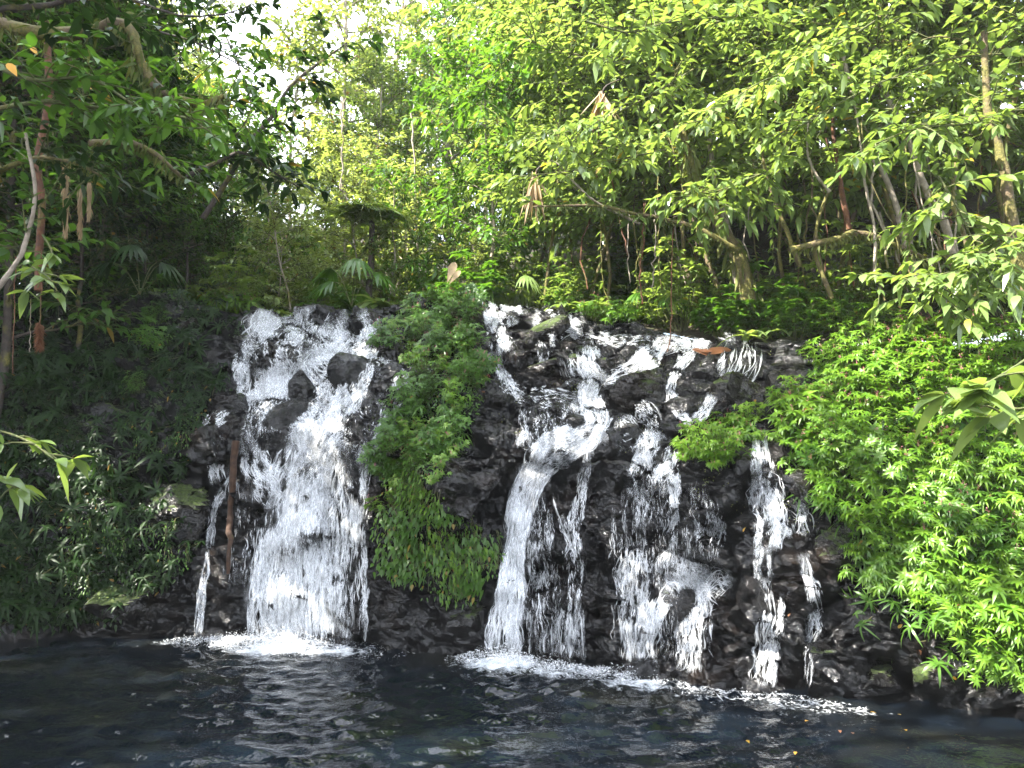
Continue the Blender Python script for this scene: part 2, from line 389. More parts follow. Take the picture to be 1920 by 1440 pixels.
# ------------------------------------------------------------------ falling water: thousands of separate threads and drops following the rock
WRG = np.random.default_rng(21)
FD = RDISP[RF].mean(1); NRF = len(RF)
def cast(px, py):
    p, n, i, d = BVH.ray_cast(CAM, ray(px, py))
    if p is None or i >= NRF: return None
    if n.dot(ray(px, py)) > 0: n = -n
    return p, n, FD[i], d
THREADS = .85
def stream(mb, pts, dens, ln=(10, 26), wd=(1.5, 3.4), ang=.12, lift=.03, clump=.5, free=0.0, cell=(11, 50), rock=1.0, aa=1.0, thr=1):
    c = np.array([(a[0], a[1], a[2]) for a in pts], float); n = max(40, len(c) * 16)
    q = spline(c, n); seg = np.hypot(*np.diff(q[:, :2], axis=0).T); s = np.concatenate([[0], np.cumsum(seg)])
    tan = np.gradient(q[:, :2], axis=0); tan /= np.linalg.norm(tan, axis=1, keepdims=True) + 1e-9
    wd = (wd[0] * .42, wd[1] * .42); ln = (ln[0] * .6, ln[1] * .95); dens = dens * 1.15
    area = float((seg * (q[:-1, 2] + q[1:, 2]) / 2).sum()); ml, mw = sum(ln) / 2, sum(wd) / 2
    count = int(area * dens / (ml * mw * .5))
    pw = np.concatenate([[0], np.cumsum(seg * (q[:-1, 2] + q[1:, 2]) / 2)]); seed = int(WRG.integers(1, 9999))
    # wavering threads that run on along the flow
    for _t in range(int(q[:, 2].mean() * dens * THREADS * thr)):
        Lt = WRG.uniform(2, 7) * ln[1]; s0 = WRG.uniform(-.2 * Lt, s[-1] - .3 * Lt); ss = np.arange(max(0, s0), min(s[-1], s0 + Lt), 5.)
        if len(ss) < 4: continue
        t0 = WRG.uniform(-.95, .95); sd_ = int(WRG.integers(1, 9999)); one = np.zeros_like(ss)
        ww = np.interp(ss, s, q[:, 2]); lat = t0 * ww / 2 + (1.5 + 46 * ang) * fbm(np.stack([ss / (26 + 40 * max(0, .3 - ang)), one, one], 1), 3, sd_) * np.minimum(1, ww / 60)
        tx, ty = np.interp(ss, s, tan[:, 0]), np.interp(ss, s, tan[:, 1]); xs_ = np.interp(ss, s, q[:, 0]) - ty * lat; ys_ = np.interp(ss, s, q[:, 1]) + tx * lat
        wid = np.clip(.55 + .9 * fbm(np.stack([ss / 17, one + 9, one], 1), 2, sd_), 0, 1.6) * WRG.uniform(.8, 2.4) * np.minimum(1, np.minimum(np.arange(len(ss)), np.arange(len(ss))[::-1]) / 3.)
        pp, hw, last = [], [], None
        for k in range(len(ss)):
            h0 = cast(xs_[k], ys_[k])
            bad = h0 is None or (rock and h0[2] > .09) or (last is not None and abs(h0[3] - last) > .15)
            if not bad:
                p_ = h0[0] + h0[1] * lift * 1.1; last = h0[3]
                if p_.z < 0: bad = True
                else: pp.append((p_, h0[1], wid[k] * h0[3] / F / 2))
            if (bad or k == len(ss) - 1):
                if len(pp) >= 3:
                    a_ = np.array([tuple(p[0]) for p in pp]); nn_ = np.array([tuple(p[1]) for p in pp]); r_ = np.array([p[2] for p in pp]); r_[0] = r_[-1] = 0
                    for _ in range(2): nn_[1:-1] = (nn_[:-2] + nn_[1:-1] + nn_[2:]) / 3; a_[1:-1] = (a_[:-2] + 2 * a_[1:-1] + a_[2:]) / 4
                    sdv = np.cross(np.gradient(a_, axis=0), nn_); sdv /= np.linalg.norm(sdv, axis=1, keepdims=True) + 1e-9
                    r_ = r_ * 2.8; al = np.minimum(1, np.minimum(np.arange(len(pp)), np.arange(len(pp))[::-1]) / 2.) * WRG.uniform(.25, .75); mb.add(np.stack([a_ - sdv * r_[:, None], a_, a_ + sdv * r_[:, None]], 1).reshape(-1, 3), grid_faces(len(pp), 3)); mb.a.append(np.stack([0 * al, al, 0 * al], 1).ravel())
                pp = []; last = None
    made = tries = 0
    while made < count and tries < 14:
        tries += 1; m = count
        u = np.interp(WRG.uniform(0, pw[-1], m), pw, s)
        t = WRG.uniform(-1, 1, m)
        cx, cy_, w = (np.interp(u, s, q[:, k]) for k in range(3)); tx, ty = (np.interp(u, s, tan[:, k]) for k in range(2))
        lat = t * w / 2; x = cx - ty * lat; y = cy_ + tx * lat
        nz = .5 + .6 * fbm(np.stack([x / cell[0], (y + .2 * x) / cell[1], 0 * x], 1), 3, seed)
        acc = (nz * 1.25 + (1 - clump) * .6 > .68 + .30 * np.abs(t) ** 2 + WRG.uniform(-.18, .18, m))
        for k in np.nonzero(acc)[0]:
            if made >= count: break
            L = WRG.uniform(*ln); wpx = WRG.uniform(*wd) * (1.3 if WRG.random() < .15 else 1)
            a = WRG.normal(0, ang); dx, dy = tx[k] * math.cos(a) - ty[k] * math.sin(a), tx[k] * math.sin(a) + ty[k] * math.cos(a)
            dx, dy = dx * (1 - free), dy * (1 - free) + free
            h0 = cast(x[k] - dx * L / 2, y[k] - dy * L / 2)
            if h0 is None: continue
            if rock and h0[2] > .07 + .05 * WRG.random() and WRG.random() < rock * .85: continue
            h1 = cast(x[k] + dx * L / 2, y[k] + dy * L / 2)
            if h1 is None or abs(h0[3] - h1[3]) > .2: continue
            sc_ = h0[3] / F; l = lift * WRG.uniform(.4, 1.8)
            p0 = h0[0] + h0[1] * l; p1 = h1[0] + h1[1] * l
            if p0.z < 0 or p1.z < -.02: continue
            d = (p1 - p0); side = d.cross(h0[1] + Vector(WRG.normal(0, .35, 3))).normalized() * (wpx * sc_ / 2)
            mid = p0.lerp(p1, WRG.uniform(.3, .6)) + h0[1] * (.25 * d.length * WRG.uniform(0, .4))
            side = side * 4.0; mb.add([p0, mid - side, p1, mid + side, mid], [[0, 1, 4], [1, 2, 4], [2, 3, 4], [3, 0, 4]]); mb.a.append(np.array([0, 0, 0, 0, WRG.uniform(.2, .7) * aa * min(1, .15 + 3.2 * min(u[k], s[-1] - u[k]) / s[-1])]))
            made += 1
def scatter_drops(mb, ellipse, count, up=.1, size=(.002, .0055), flat=False):
    count = int(count * 3.2)
    """ churned white drops and clots where a fall meets the pool: x, y centre, half sizes """
    cx, cy_, rx, ry, rz = ellipse
    for _ in range(count):
        a = WRG.uniform(0, 2 * math.pi); r = math.sqrt(WRG.random())
        lx, ly = r * math.cos(a) * rx, r * math.sin(a) * ry
        p = np.array([cx + lx * math.cos(rz) - ly * math.sin(rz), cy_ + lx * math.sin(rz) + ly * math.cos(rz), 0])
        keep = .5 + .5 * vnoise(np.array([[p[0] * 4, p[1] * 5, 0.]]), 77)[0]
        if WRG.random() > (1.25 - r ** .8) * (.2 + keep): continue
        p[2] = .012 + abs(WRG.normal(0, up)) * max(0, 1 - r) if not flat else .015
        s = WRG.uniform(*size) * 1.9; ax = WRG.normal(0, 1, 3) * np.array([1, .8, .45 if not flat else .12]); ax /= np.linalg.norm(ax)
        b = np.cross(ax, WRG.normal(0, 1, 3)); b /= np.linalg.norm(b) + 1e-6
        if flat: b = np.cross(ax, [0, 0, 1.]); b /= np.linalg.norm(b) + 1e-6
        k = s * WRG.uniform(1.2, 3.5)
        mb.add([p - ax * k, p - b * s, p + ax * k, p + b * s, p], [[0, 1, 4], [1, 2, 4], [2, 3, 4], [3, 0, 4]]); mb.a.append(np.array([0, 0, 0, 0, WRG.uniform(.35, .95)]))
def waterfall(label, parts, foam=(), free=.0):
    mb = MB()
    for kw in parts: stream(mb, **kw)
    for kw in parts:                                                # the thin film of water behind the threads
        if kw['dens'] > 1.55:
            k2 = dict(kw); k2.update(dens=kw['dens'] * .42, wd=(9, 22), ln=(30, 60), aa=.42, lift=.012, clump=min(1, kw.get('clump', .5) + .15), thr=0); stream(mb, **k2)
    r = empty('waterfall', (0, 0, 0)); tag(r, label, 'waterfall', 'falls and trickles over the dark rock')
    w = mb.build('falling_water', M_FOAM, None, False)
    base = w.data
    co = np.empty(len(base.vertices) * 3, np.float32); base.vertices.foreach_get('co', co); co = co.reshape(-1, 3)
    org = np.array([co[:, 0].mean(), co[:, 1].min(), co[:, 2].min()], np.float32)
    r.location = [float(a) for a in org]; co -= org; base.vertices.foreach_set('co', co.ravel()); base.update(); w.parent = r
    if foam:
        fb = MB()
        for e in foam: scatter_drops(fb, *e)
        fo = fb.build('foam', M_FOAM, r, False); m = fo.data; fo['kind'] = 'stuff'
        co = np.empty(len(m.vertices) * 3, np.float32); m.vertices.foreach_get('co', co); co = co.reshape(-1, 3) - org
        m.vertices.foreach_set('co', co.ravel()); m.update()
    return r
def S(pts, dens, **kw): return dict(pts=pts, dens=dens, **kw)

waterfall('widest white cascade, on the left, fanning over black rock into the pool', [
    S([(600, 578, 180), (585, 620, 235), (585, 680, 270), (590, 740, 280), (585, 800, 260), (580, 850, 230)], .75, ln=(6, 18), wd=(1.5, 3.2), ang=.5, clump=.75, cell=(26, 34)),
    S([(530, 584, 80), (515, 620, 110), (500, 660, 90), (515, 700, 55), (500, 750, 50), (478, 800, 45), (470, 850, 50)], 1.6, ln=(8, 20), ang=.35, clump=.6, cell=(16, 28)),
    S([(645, 572, 70), (690, 585, 40), (695, 615, 34), (692, 650, 42), (672, 690, 60), (660, 740, 55), (632, 785, 50), (600, 835, 55), (582, 880, 70)], 2.5, ln=(8, 22), ang=.25, clump=.4, cell=(14, 40)),
    S([(600, 640, 150), (600, 670, 160), (640, 690, 100), (690, 680, 70)], .9, ln=(8, 18), ang=.5, clump=.7, cell=(22, 20)),
    S([(585, 660, 45), (560, 700, 36), (552, 750, 34), (560, 790, 34), (580, 830, 40), (588, 870, 60)], 2.3, ln=(8, 22), ang=.25, clump=.4),
    S([(470, 640, 30), (450, 690, 30), (455, 740, 30), (420, 775, 34), (395, 805, 30), (402, 835, 34)], 1.1, ln=(7, 16), ang=.35, clump=.6),
    S([(700, 690, 40), (745, 700, 40), (740, 740, 40), (720, 790, 45), (705, 830, 40), (692, 880, 40)], .8, ln=(8, 20), ang=.2, clump=.7),
    S([(590, 850, 120), (575, 900, 140), (560, 950, 130), (550, 1000, 125), (545, 1060, 135), (540, 1120, 145), (540, 1208, 150)], 2.0, ln=(16, 44), wd=(1.5, 3.4), ang=.1, clump=.6, free=.4, cell=(9, 60), rock=.3),
    S([(585, 870, 60), (570, 930, 70), (556, 990, 60), (556, 1040, 60)], 2.4, ln=(14, 34), ang=.15, clump=.3, free=.3, rock=.2),
    S([(655, 850, 80), (655, 900, 90), (652, 960, 80), (648, 1040, 85), (645, 1120, 90), (640, 1214, 104)], .8, ln=(16, 40), wd=(1.5, 3), ang=.08, clump=.8, free=.4, cell=(8, 70), rock=.3),
    S([(475, 830, 40), (482, 880, 50), (505, 910, 60), (520, 950, 50)], 1.0, ln=(12, 30), ang=.2, clump=.5),
    S([(610, 900, 60), (618, 1000, 40), (612, 1100, 40), (608, 1210, 40)], .5, ln=(16, 40), wd=(1.5, 3), ang=.06, clump=.7, free=.5, rock=0),
  ], [((-2.75, 9.02, 1.0, .34, -.25), 5200, .10), ((-2.3, 8.95, 1.3, .5, -.28), 1700, .02, (.002, .006), True), ((-3.6, 9.2, .5, .25, -.1), 500, .04)])
waterfall('thin lone thread of water just left of the upright brown log', [
    S([(398, 835, 34), (402, 870, 34), (410, 905, 26)], .5, ln=(10, 24), ang=.2),
    S([(440, 880, 14), (420, 920, 14), (402, 960, 13), (394, 1010, 12), (388, 1060, 14), (382, 1110, 14), (372, 1196, 16)], 1.1, ln=(16, 40), wd=(1.4, 2.6), ang=.05, clump=.3, free=.3, rock=0),
    S([(455, 900, 60), (460, 980, 70), (450, 1100, 80)], .10, ln=(10, 30), wd=(1.2, 2.2), ang=.06, free=.5, rock=0)])
waterfall('short bright chute at the very top, spilling out from under the green bushes', [
    S([(960, 556, 60), (945, 575, 80), (950, 592, 90)], 3.2, ln=(7, 18), ang=.4, clump=.3, rock=0),
    S([(920, 600, 30), (930, 620, 40), (935, 645, 55), (940, 668, 75)], 1.0, ln=(8, 20), ang=.25, clump=.6, cell=(9, 26), rock=.3),
    S([(938, 690, 18), (940, 715, 18)], 1.6, ln=(8, 18), ang=.1, clump=.3, rock=0),
    S([(1000, 605, 50), (1060, 615, 50), (1100, 625, 30)], .8, ln=(7, 16), ang=.3, clump=.7),
    S([(1080, 660, 80), (1090, 690, 90), (1100, 715, 70)], .4, ln=(8, 18), wd=(1.2, 2.2), ang=.12, clump=.8, cell=(8, 26)),
    S([(1020, 640, 40), (1025, 670, 24), (1020, 690, 20)], .5, ln=(8, 16), clump=.7),
    S([(948, 585, 60), (932, 605, 40), (925, 625, 40)], .9, ln=(8, 16), clump=.6, rock=.4), S([(940, 665, 60), (942, 690, 24), (960, 735, 30), (1010, 745, 40), (1080, 750, 30)], .5, ln=(8, 16), clump=.7, rock=.3),
    S([(1100, 625, 20), (1150, 640, 24), (1240, 640, 20)], .5, ln=(8, 16), clump=.7), S([(1100, 640, 40), (1105, 680, 50), (1120, 710, 40)], .5, ln=(8, 18), clump=.6, rock=.5)])
waterfall('bright main stream right of the overhanging rock, bending left before the pool', [
    S([(1125, 700, 40), (1098, 735, 36), (1110, 765, 40), (1118, 795, 56), (1085, 822, 60), (1032, 850, 66), (1003, 885, 56), (988, 930, 46)], 2.7, ln=(9, 24), ang=.22, clump=.3, cell=(14, 34), rock=.3),
    S([(1000, 880, 60), (985, 935, 50), (972, 990, 46), (965, 1045, 42), (958, 1100, 50), (950, 1155, 60), (940, 1234, 78)], 2.4, ln=(16, 44), wd=(1.5, 3.2), ang=.08, clump=.4, free=.3, cell=(8, 60), rock=.1),
    S([(985, 765, 24), (985, 800, 26), (992, 835, 40)], .8, ln=(8, 18), clump=.6),
    S([(1045, 760, 140), (1050, 800, 150), (1060, 830, 100)], .4, ln=(6, 16), wd=(1.2, 2.4), ang=.5, clump=.9, cell=(14, 20)),
    S([(1108, 825, 22), (1100, 880, 22), (1088, 940, 26), (1078, 1000, 24), (1086, 1060, 20), (1078, 1130, 24), (1074, 1236, 30)], .9, ln=(14, 36), wd=(1.4, 2.6), ang=.08, clump=.6, free=.3, rock=.2),
    S([(1010, 930, 60), (1020, 1000, 100), (1025, 1080, 130), (1025, 1236, 150)], .33, ln=(14, 36), wd=(1.2, 2.4), ang=.06, clump=.85, free=.5, cell=(7, 60), rock=.2),
  ], [((-.1, 8.3, .55, .26, -.4), 2600, .09), ((.35, 8.05, .55, .25, -.4), 1300, .05), ((.1, 8.1, .9, .36, -.4), 900, .02, (.002, .006), True)])
waterfall('broken curtain of white threads in the middle of the right rock, striking a sunlit ledge', [
    S([(1255, 735, 22), (1262, 760, 24), (1285, 785, 22), (1300, 800, 20)], 1.2, ln=(7, 16), clump=.5),
    S([(1340, 745, 24), (1318, 775, 22), (1300, 790, 16)], 1.0, ln=(7, 16), clump=.5),
    S([(1245, 815, 60), (1235, 850, 80), (1228, 890, 100), (1228, 930, 100)], 1.15, ln=(9, 24), ang=.3, clump=.65, cell=(10, 30), rock=.6),
    S([(1205, 900, 40), (1195, 960, 40), (1190, 1040, 42), (1188, 1120, 56), (1196, 1246, 66)], .75, ln=(14, 38), wd=(1.4, 2.6), ang=.07, clump=.85, free=.4, cell=(8, 60), rock=.3),
    S([(1262, 880, 22), (1266, 960, 24), (1262, 1030, 34), (1258, 1070, 60)], 1.2, ln=(12, 34), ang=.08, clump=.5, free=.3, rock=.2),
    S([(1265, 1065, 70), (1290, 1090, 80), (1300, 1130, 60), (1295, 1180, 50), (1290, 1262, 54)], 1.1, ln=(10, 28), ang=.2, clump=.6, free=.2, rock=.3),
    S([(1262, 1100, 40), (1238, 1135, 34), (1222, 1180, 30), (1212, 1248, 38)], 1.1, ln=(10, 26), ang=.15, clump=.5, rock=.2),
    S([(1270, 1080, 60), (1330, 1090, 70), (1370, 1105, 40)], .8, ln=(7, 18), ang=.7, clump=.6, rock=.2),
    S([(1330, 920, 50), (1330, 980, 60), (1330, 1050, 60), (1330, 1100, 60)], .45, ln=(10, 26), wd=(1.2, 2.4), ang=.1, clump=.8, free=.4, rock=.3),
    S([(1240, 900, 160), (1240, 1000, 190), (1240, 1100, 190), (1240, 1240, 200)], .16, ln=(10, 30), wd=(1.1, 2), ang=.06, clump=.8, free=.6, cell=(7, 60), rock=.2),
    S([(1165, 780, 90), (1190, 810, 100), (1180, 850, 90)], .4, ln=(6, 16), wd=(1.2, 2.4), ang=.5, clump=.9, cell=(14, 18)),
  ], [((1.15, 7.72, .55, .2, -.55), 1500, .05), ((1.3, 7.55, .8, .28, -.55), 900, .02, (.002, .006), True)])
waterfall('small white slide at the upper right rock ledge, beside the wet brown fallen frond', [
    S([(1243, 640, 30), (1222, 665, 42), (1200, 692, 50)], 1.9, ln=(10, 26), ang=.12, clump=.3, rock=0),
    S([(1290, 632, 50), (1300, 655, 24)], .9, ln=(8, 16), clump=.5),
    S([(1280, 672, 16), (1275, 690, 18)], 1.4, ln=(8, 16), clump=.3, rock=0),
    S([(1205, 690, 40), (1165, 702, 30), (1125, 715, 26)], .7, ln=(8, 16), clump=.6, rock=.3), S([(1300, 640, 24), (1296, 665, 20), (1276, 690, 18), (1262, 712, 16), (1256, 740, 20)], .8, ln=(8, 16), clump=.5, rock=.2), S([(1240, 645, 40), (1300, 634, 60), (1370, 640, 80)], .35, ln=(8, 16), clump=.8),
    S([(1395, 640, 70), (1390, 680, 80), (1370, 720, 70)], .22, ln=(10, 22), wd=(1.1, 2), clump=.9)])
waterfall('narrow stepped stream near the right bank, starting beside the low bush on the rock', [
    S([(1420, 815, 30), (1425, 850, 34), (1430, 885, 46)], 1.5, ln=(8, 20), ang=.2, clump=.4, rock=0),
    S([(1432, 880, 50), (1440, 930, 66), (1440, 985, 60), (1436, 1040, 44)], .95, ln=(10, 28), ang=.2, clump=.75, free=.2, rock=.3),
    S([(1436, 1030, 44), (1438, 1090, 46), (1446, 1145, 44), (1438, 1200, 50), (1428, 1290, 48)], 1.0, ln=(12, 32), ang=.12, clump=.6, free=.2, rock=.3),
    S([(1480, 950, 60), (1490, 1010, 50)], .5, ln=(8, 20), ang=.3, clump=.8)],
  [((2.35, 7.02, .7, .12, -.5), 300, .03), ((2.2, 6.98, .9, .2, -.5), 260, .02, (.005, .014), True)])
waterfall('last faint trickle down the rocks at the right end of the falls', [
    S([(1500, 1045, 20), (1518, 1090, 26), (1528, 1140, 28), (1528, 1175, 30), (1520, 1215, 18), (1512, 1290, 18)], .9, ln=(10, 26), wd=(1.3, 2.6), ang=.15, clump=.6, rock=.2)])

# ------------------------------------------------------------------ leaves
def leaf_material(name, c0, c1, rough=.38, trans=.45, dead=None, dead_p=.0, spec=.5):
    m, nt, b, out = mat(name)
    geo = nt.nodes.new('ShaderNodeNewGeometry'); oi = nt.nodes.new('ShaderNodeObjectInfo')
    rnd = geo.outputs['Random Per Island']
    f = math_(nt, 'ADD', math_(nt, 'MULTIPLY', rnd, .65), math_(nt, 'MULTIPLY', oi.outputs['Random'], .35))
    col = mixc(nt, f, c0, c1)
    if dead:
        g = math_(nt, 'GREATER_THAN', math_(nt, 'FRACT', math_(nt, 'MULTIPLY', rnd, 37.31)), 1 - dead_p); col = mixc(nt, g, col, dead)
    nt.links.new(col, b.inputs['Base Color']); b.inputs['Roughness'].default_value = rough; b.inputs['Specular IOR Level'].default_value = spec
    tr = N(nt, 'ShaderNodeBsdfTranslucent')
    hs = nt.nodes.new('ShaderNodeMix'); hs.data_type = 'RGBA'; hs.blend_type = 'MULTIPLY'; hs.inputs['Factor'].default_value = 1
    nt.links.new(col, hs.inputs['A']); hs.inputs['B'].default_value = (1.75, 1.65, .75, 1)
    nt.links.new(hs.outputs['Result'], tr.inputs['Color'])
    mx = nt.nodes.new('ShaderNodeMixShader'); mx.inputs[0].default_value = trans
    nt.links.new(b.outputs[0], mx.inputs[1]); nt.links.new(tr.outputs[0], mx.inputs[2]); nt.links.new(mx.outputs[0], out.inputs['Surface'])
    return m
L_BRIGHT = leaf_material('bright_leaf', (.05, .14, .010), (.15, .26, .02), .42, .42, (.20, .10, .03), .008)
L_MID = leaf_material('mid_leaf', (.035, .095, .012), (.09, .19, .025), .36, .42, (.22, .16, .03), .012)
L_BROAD = leaf_material('broad_leaf', (.09, .15, .042), (.20, .28, .095), .25, .40, (.26, .20, .03), .012, .9)
L_DARK = leaf_material('shade_dark_leaf', (.006, .019, .004), (.020, .050, .009), .45, .35, (.20, .13, .03), .01, .22)  # deepened: part of the left bank's shade is in this leaf colour
L_FAR = leaf_material('haze_paled_leaf', (.13, .18, .065), (.26, .32, .13), .42, .45, (.20, .13, .05), .02)  # paled: the hazy glow of the background is partly in the leaf colour
L_DRY = leaf_material('dry_leaf', (.22, .15, .08), (.38, .29, .18), .7, .25)
L_BROWN = leaf_material('brown_leaf', (.09, .035, .015), (.18, .075, .03), .6, .2)
L_YELLOW = leaf_material('yellow_leaf', (.45, .33, .03), (.55, .24, .03), .5, .3)
L_PINK = leaf_material('pink_flower', (.30, .09, .13), (.42, .16, .20), .6, .3)
L_MOSS = leaf_material('moss_tuft', (.04, .07, .012), (.12, .13, .025), .8, .3)
def bark_material(name, a, b_, moss=.5):
    m, nt, b, out = mat(name)
    n = noise(nt, 14, 5); c = ramp(nt, n.outputs['Fac'], [(.3, a), (.7, b_)]).outputs['Color']
    k = ramp(nt, noise(nt, 3.3, 5).outputs['Fac'], [(.62 - moss * .3, 0), (.72 - moss * .25, 1)]).outputs['Color']
    mo = ramp(nt, noise(nt, 40, 3).outputs['Fac'], [(.3, (.05, .05, .01)), (.7, (.16, .14, .03))]).outputs['Color']
    nt.links.new(mixc(nt, k, c, mo), b.inputs['Base Color']); b.inputs['Roughness'].default_value = .85
    bp = N(nt, 'ShaderNodeBump', Strength=.7, Distance=.02); nt.links.new(noise(nt, 35, 4).outputs['Fac'], bp.inputs['Height']); nt.links.new(bp.outputs['Normal'], b.inputs['Normal'])
    return m
B_DARK = bark_material('dark_bark', (.02, .015, .012), (.06, .045, .035), .3)
B_PALE = bark_material('pale_bark', (.16, .13, .10), (.34, .29, .23), .25)
B_MOSSY = bark_material('mossy_bark', (.05, .035, .02), (.13, .09, .05), .75)
B_RED = bark_material('reddish_bark', (.05, .02, .010), (.14, .055, .022), .2)
B_LOG = bark_material('sodden_wood', (.025, .013, .008), (.085, .044, .024), .0)
B_STEM = bark_material('green_stem', (.04, .06, .015), (.10, .10, .03), .2)

SHAPES = {
 'ovate': ([0, .16, .42, .72, 1], [0, .36, .5, .30, 0]),
 'lance': ([0, .3, .65, 1], [0, .5, .36, 0]),
 'obov':  ([0, .35, .68, .9, 1], [0, .26, .5, .34, 0]),
 'strap': ([0, .1, .4, .75, 1], [.12, .4, .5, .36, 0]),
 'round': ([0, .18, .55, .85, 1], [0, .44, .5, .3, 0]),
}
def leaves(mb, P, D, U, L, Wd, droop=.3, fold=.18, shape='lance', mi=0):
    P = np.asarray(P, float).reshape(-1, 3); n = len(P)
    if n == 0: return
    D = np.asarray(D, float).reshape(-1, 3); D = D / (np.linalg.norm(D, axis=1, keepdims=True) + 1e-9)
    U = np.broadcast_to(np.asarray(U, float), (n, 3)); Sd = np.cross(D, U); Sd /= np.linalg.norm(Sd, axis=1, keepdims=True) + 1e-9
    U = np.cross(Sd, D)
    L = np.broadcast_to(np.asarray(L, float), (n,)); Wd = np.broadcast_to(np.asarray(Wd, float), (n,)); droop = np.broadcast_to(np.asarray(droop, float), (n,))
    if shape == 'dia':
        t = np.array([0, .45, 1, .45]); sd = np.array([0, -.5, 0, .5]); up = np.array([0, fold, 0, fold])
        v = P[:, None] + (L[:, None] * t)[..., None] * D[:, None] + (Wd[:, None] * sd)[..., None] * Sd[:, None] + (Wd[:, None] * up)[..., None] * U[:, None]
        v[..., 2] -= (L * droop)[:, None] * t ** 2
        b = np.arange(n)[:, None] * 4
        mb.add(v.reshape(-1, 3), np.concatenate([b + [0, 1, 2], b + [0, 2, 3]]), mi); return
    us, ws = SHAPES[shape]; us = np.array(us); ws = np.array(ws); k = len(us)
    rows = []
    for s_ in (-1, 0, 1):
        v = P[:, None] + (L[:, None] * us)[..., None] * D[:, None] + (Wd[:, None] * ws * s_)[..., None] * Sd[:, None] + (Wd[:, None] * ws * abs(s_) * fold)[..., None] * U[:, None]
        v[..., 2] -= (L * droop)[:, None] * us ** 2
        rows.append(v)
    v = np.stack(rows, 2)                                            # n,k,3,3
    b = np.arange(n)[:, None] * (k * 3)
    q = []
    for j in range(k - 1):
        for c in (0, 1):
            a0 = j * 3 + c; q.append(b + [a0, a0 + 1, a0 + 4, a0 + 3])
    mb.add(v.reshape(-1, 3), np.concatenate(q), mi)
def rdir(rg, n, up=.3):
    a = rg.uniform(0, 2 * math.pi, n); z = rg.normal(up, .35, n)
    d = np.stack([np.cos(a), np.sin(a), z], 1); return d / np.linalg.norm(d, axis=1, keepdims=True)
def twig_leaves(mb, pts, rg, L, Wd, step=.06, shape='ovate', droop=.35, mi=0, start=.15, flat=.7, tip=3):
    """ leaves set alternately along a twig, the blades turned to the light """
    pts = np.asarray(pts, float); seg = np.linalg.norm(np.diff(pts, axis=0), axis=1); s = np.concatenate([[0], np.cumsum(seg)])
    n = max(2, int(s[-1] * (1 - start) / step)); u = np.linspace(s[-1] * start, s[-1], n)
    p = np.stack([np.interp(u, s, pts[:, k]) for k in range(3)], 1)
    t = np.gradient(p, axis=0); t /= np.linalg.norm(t, axis=1, keepdims=True) + 1e-9
    side = np.cross(t, [0, 0, 1.]); side /= np.linalg.norm(side, axis=1, keepdims=True) + 1e-6
    sg = np.where(np.arange(n) % 2, 1., -1.)[:, None]
    d = side * sg * flat + t * .65 + rg.normal(0, .28, (n, 3))
    if tip:
        p = np.concatenate([p, np.repeat(p[-1:], tip, 0)]); d = np.concatenate([d, t[-1] + rg.normal(0, .6, (tip, 3))]); n += tip
    up = np.array([0, 0, 1.]) + rg.normal(0, .3, (n, 3))
    leaves(mb, p, d, up, L * rg.uniform(.65, 1.15, n), Wd * rg.uniform(.75, 1.1, n), droop * rg.uniform(.4, 1.5, n), .12, shape, mi)
def wob(p0, p1, rg, amp=.1, n=7, sag=0):
    p0 = np.asarray(tuple(p0), float); p1 = np.asarray(tuple(p1), float); t = np.linspace(0, 1, n)[:, None]
    L = np.linalg.norm(p1 - p0); w = np.cumsum(rg.normal(0, 1, (n, 3)), 0); w -= w[:1] * (1 - t) + w[-1:] * t
    q = p0 + (p1 - p0) * t + w * amp * L / n; q[:, 2] -= sag * L * (4 * t * (1 - t))[:, 0] * .5
    return q

# ------------------------------------------------------------------ saying which one: words for where a plant stands
LAND = [(590, 640, 'widest white cascade'), (690, 430, 'tree fern'), (800, 600, 'green rock island'), (960, 575, 'topmost white chute'),
        (1000, 360, 'hanging bundle of dry leaves'), (1125, 195, 'drooping dead grey palm leaves'), (1385, 480, 'leaning mossy trunk'), (1650, 300, 'slender white trunk'),
        (1880, 380, 'yellow mossy trunk at the right edge'), (1220, 670, 'small white slide'), (1330, 840, 'flowering bush on the rock'), (1435, 900, 'narrow stepped stream'),
        (1690, 700, 'sunlit mound on the right bank'), (1850, 720, 'large leaves at right'), (75, 620, 'hanging red mossy root'), (75, 440, 'red-barked trunk'),
        (265, 490, 'dark fan palm'), (120, 380, 'pale hanging moss'), (480, 280, 'dark leaning limb'), (640, 350, 'dark vine-hung column'), (440, 940, 'upright brown log'),
        (60, 860, 'pale green leaf spray at left'), (850, 510, 'big tan dead leaf'), (1400, 760, 'large grey boulder'), (1600, 1250, 'black rocks at the waterline'),
        (810, 1020, 'overhanging rock'), (300, 250, 'mossy limb at upper left'), (1700, 1000, 'lower right bank'), (660, 150, 'tall grey-barked tree'), (1640, 130, 'sun-bleached canopy'), (380, 560, 'lip of the left bank'), (200, 760, 'dark left bank'), (200, 1020, 'foot of the left bank')]
USED = {}
def where(p):
    x, y, z = to_px(p)
    best = sorted(LAND, key=lambda l: (l[0] - x) ** 2 + (l[1] - y) ** 2)[:4]
    out = []
    for lx, ly, nm in best:
        dx, dy = x - lx, y - ly; h, v = ('right' if dx > 0 else 'left'), ('below' if dy > 0 else 'above')
        r = f'{h} of' if abs(dx) > 2.2 * abs(dy) else v if abs(dy) > 2.2 * abs(dx) else f'{v} and {h} of'
        d = math.hypot(dx, dy); out.append(('just ' if d < 60 else 'well ' if d > 170 else '') + f'{r} the {nm}')
    return out
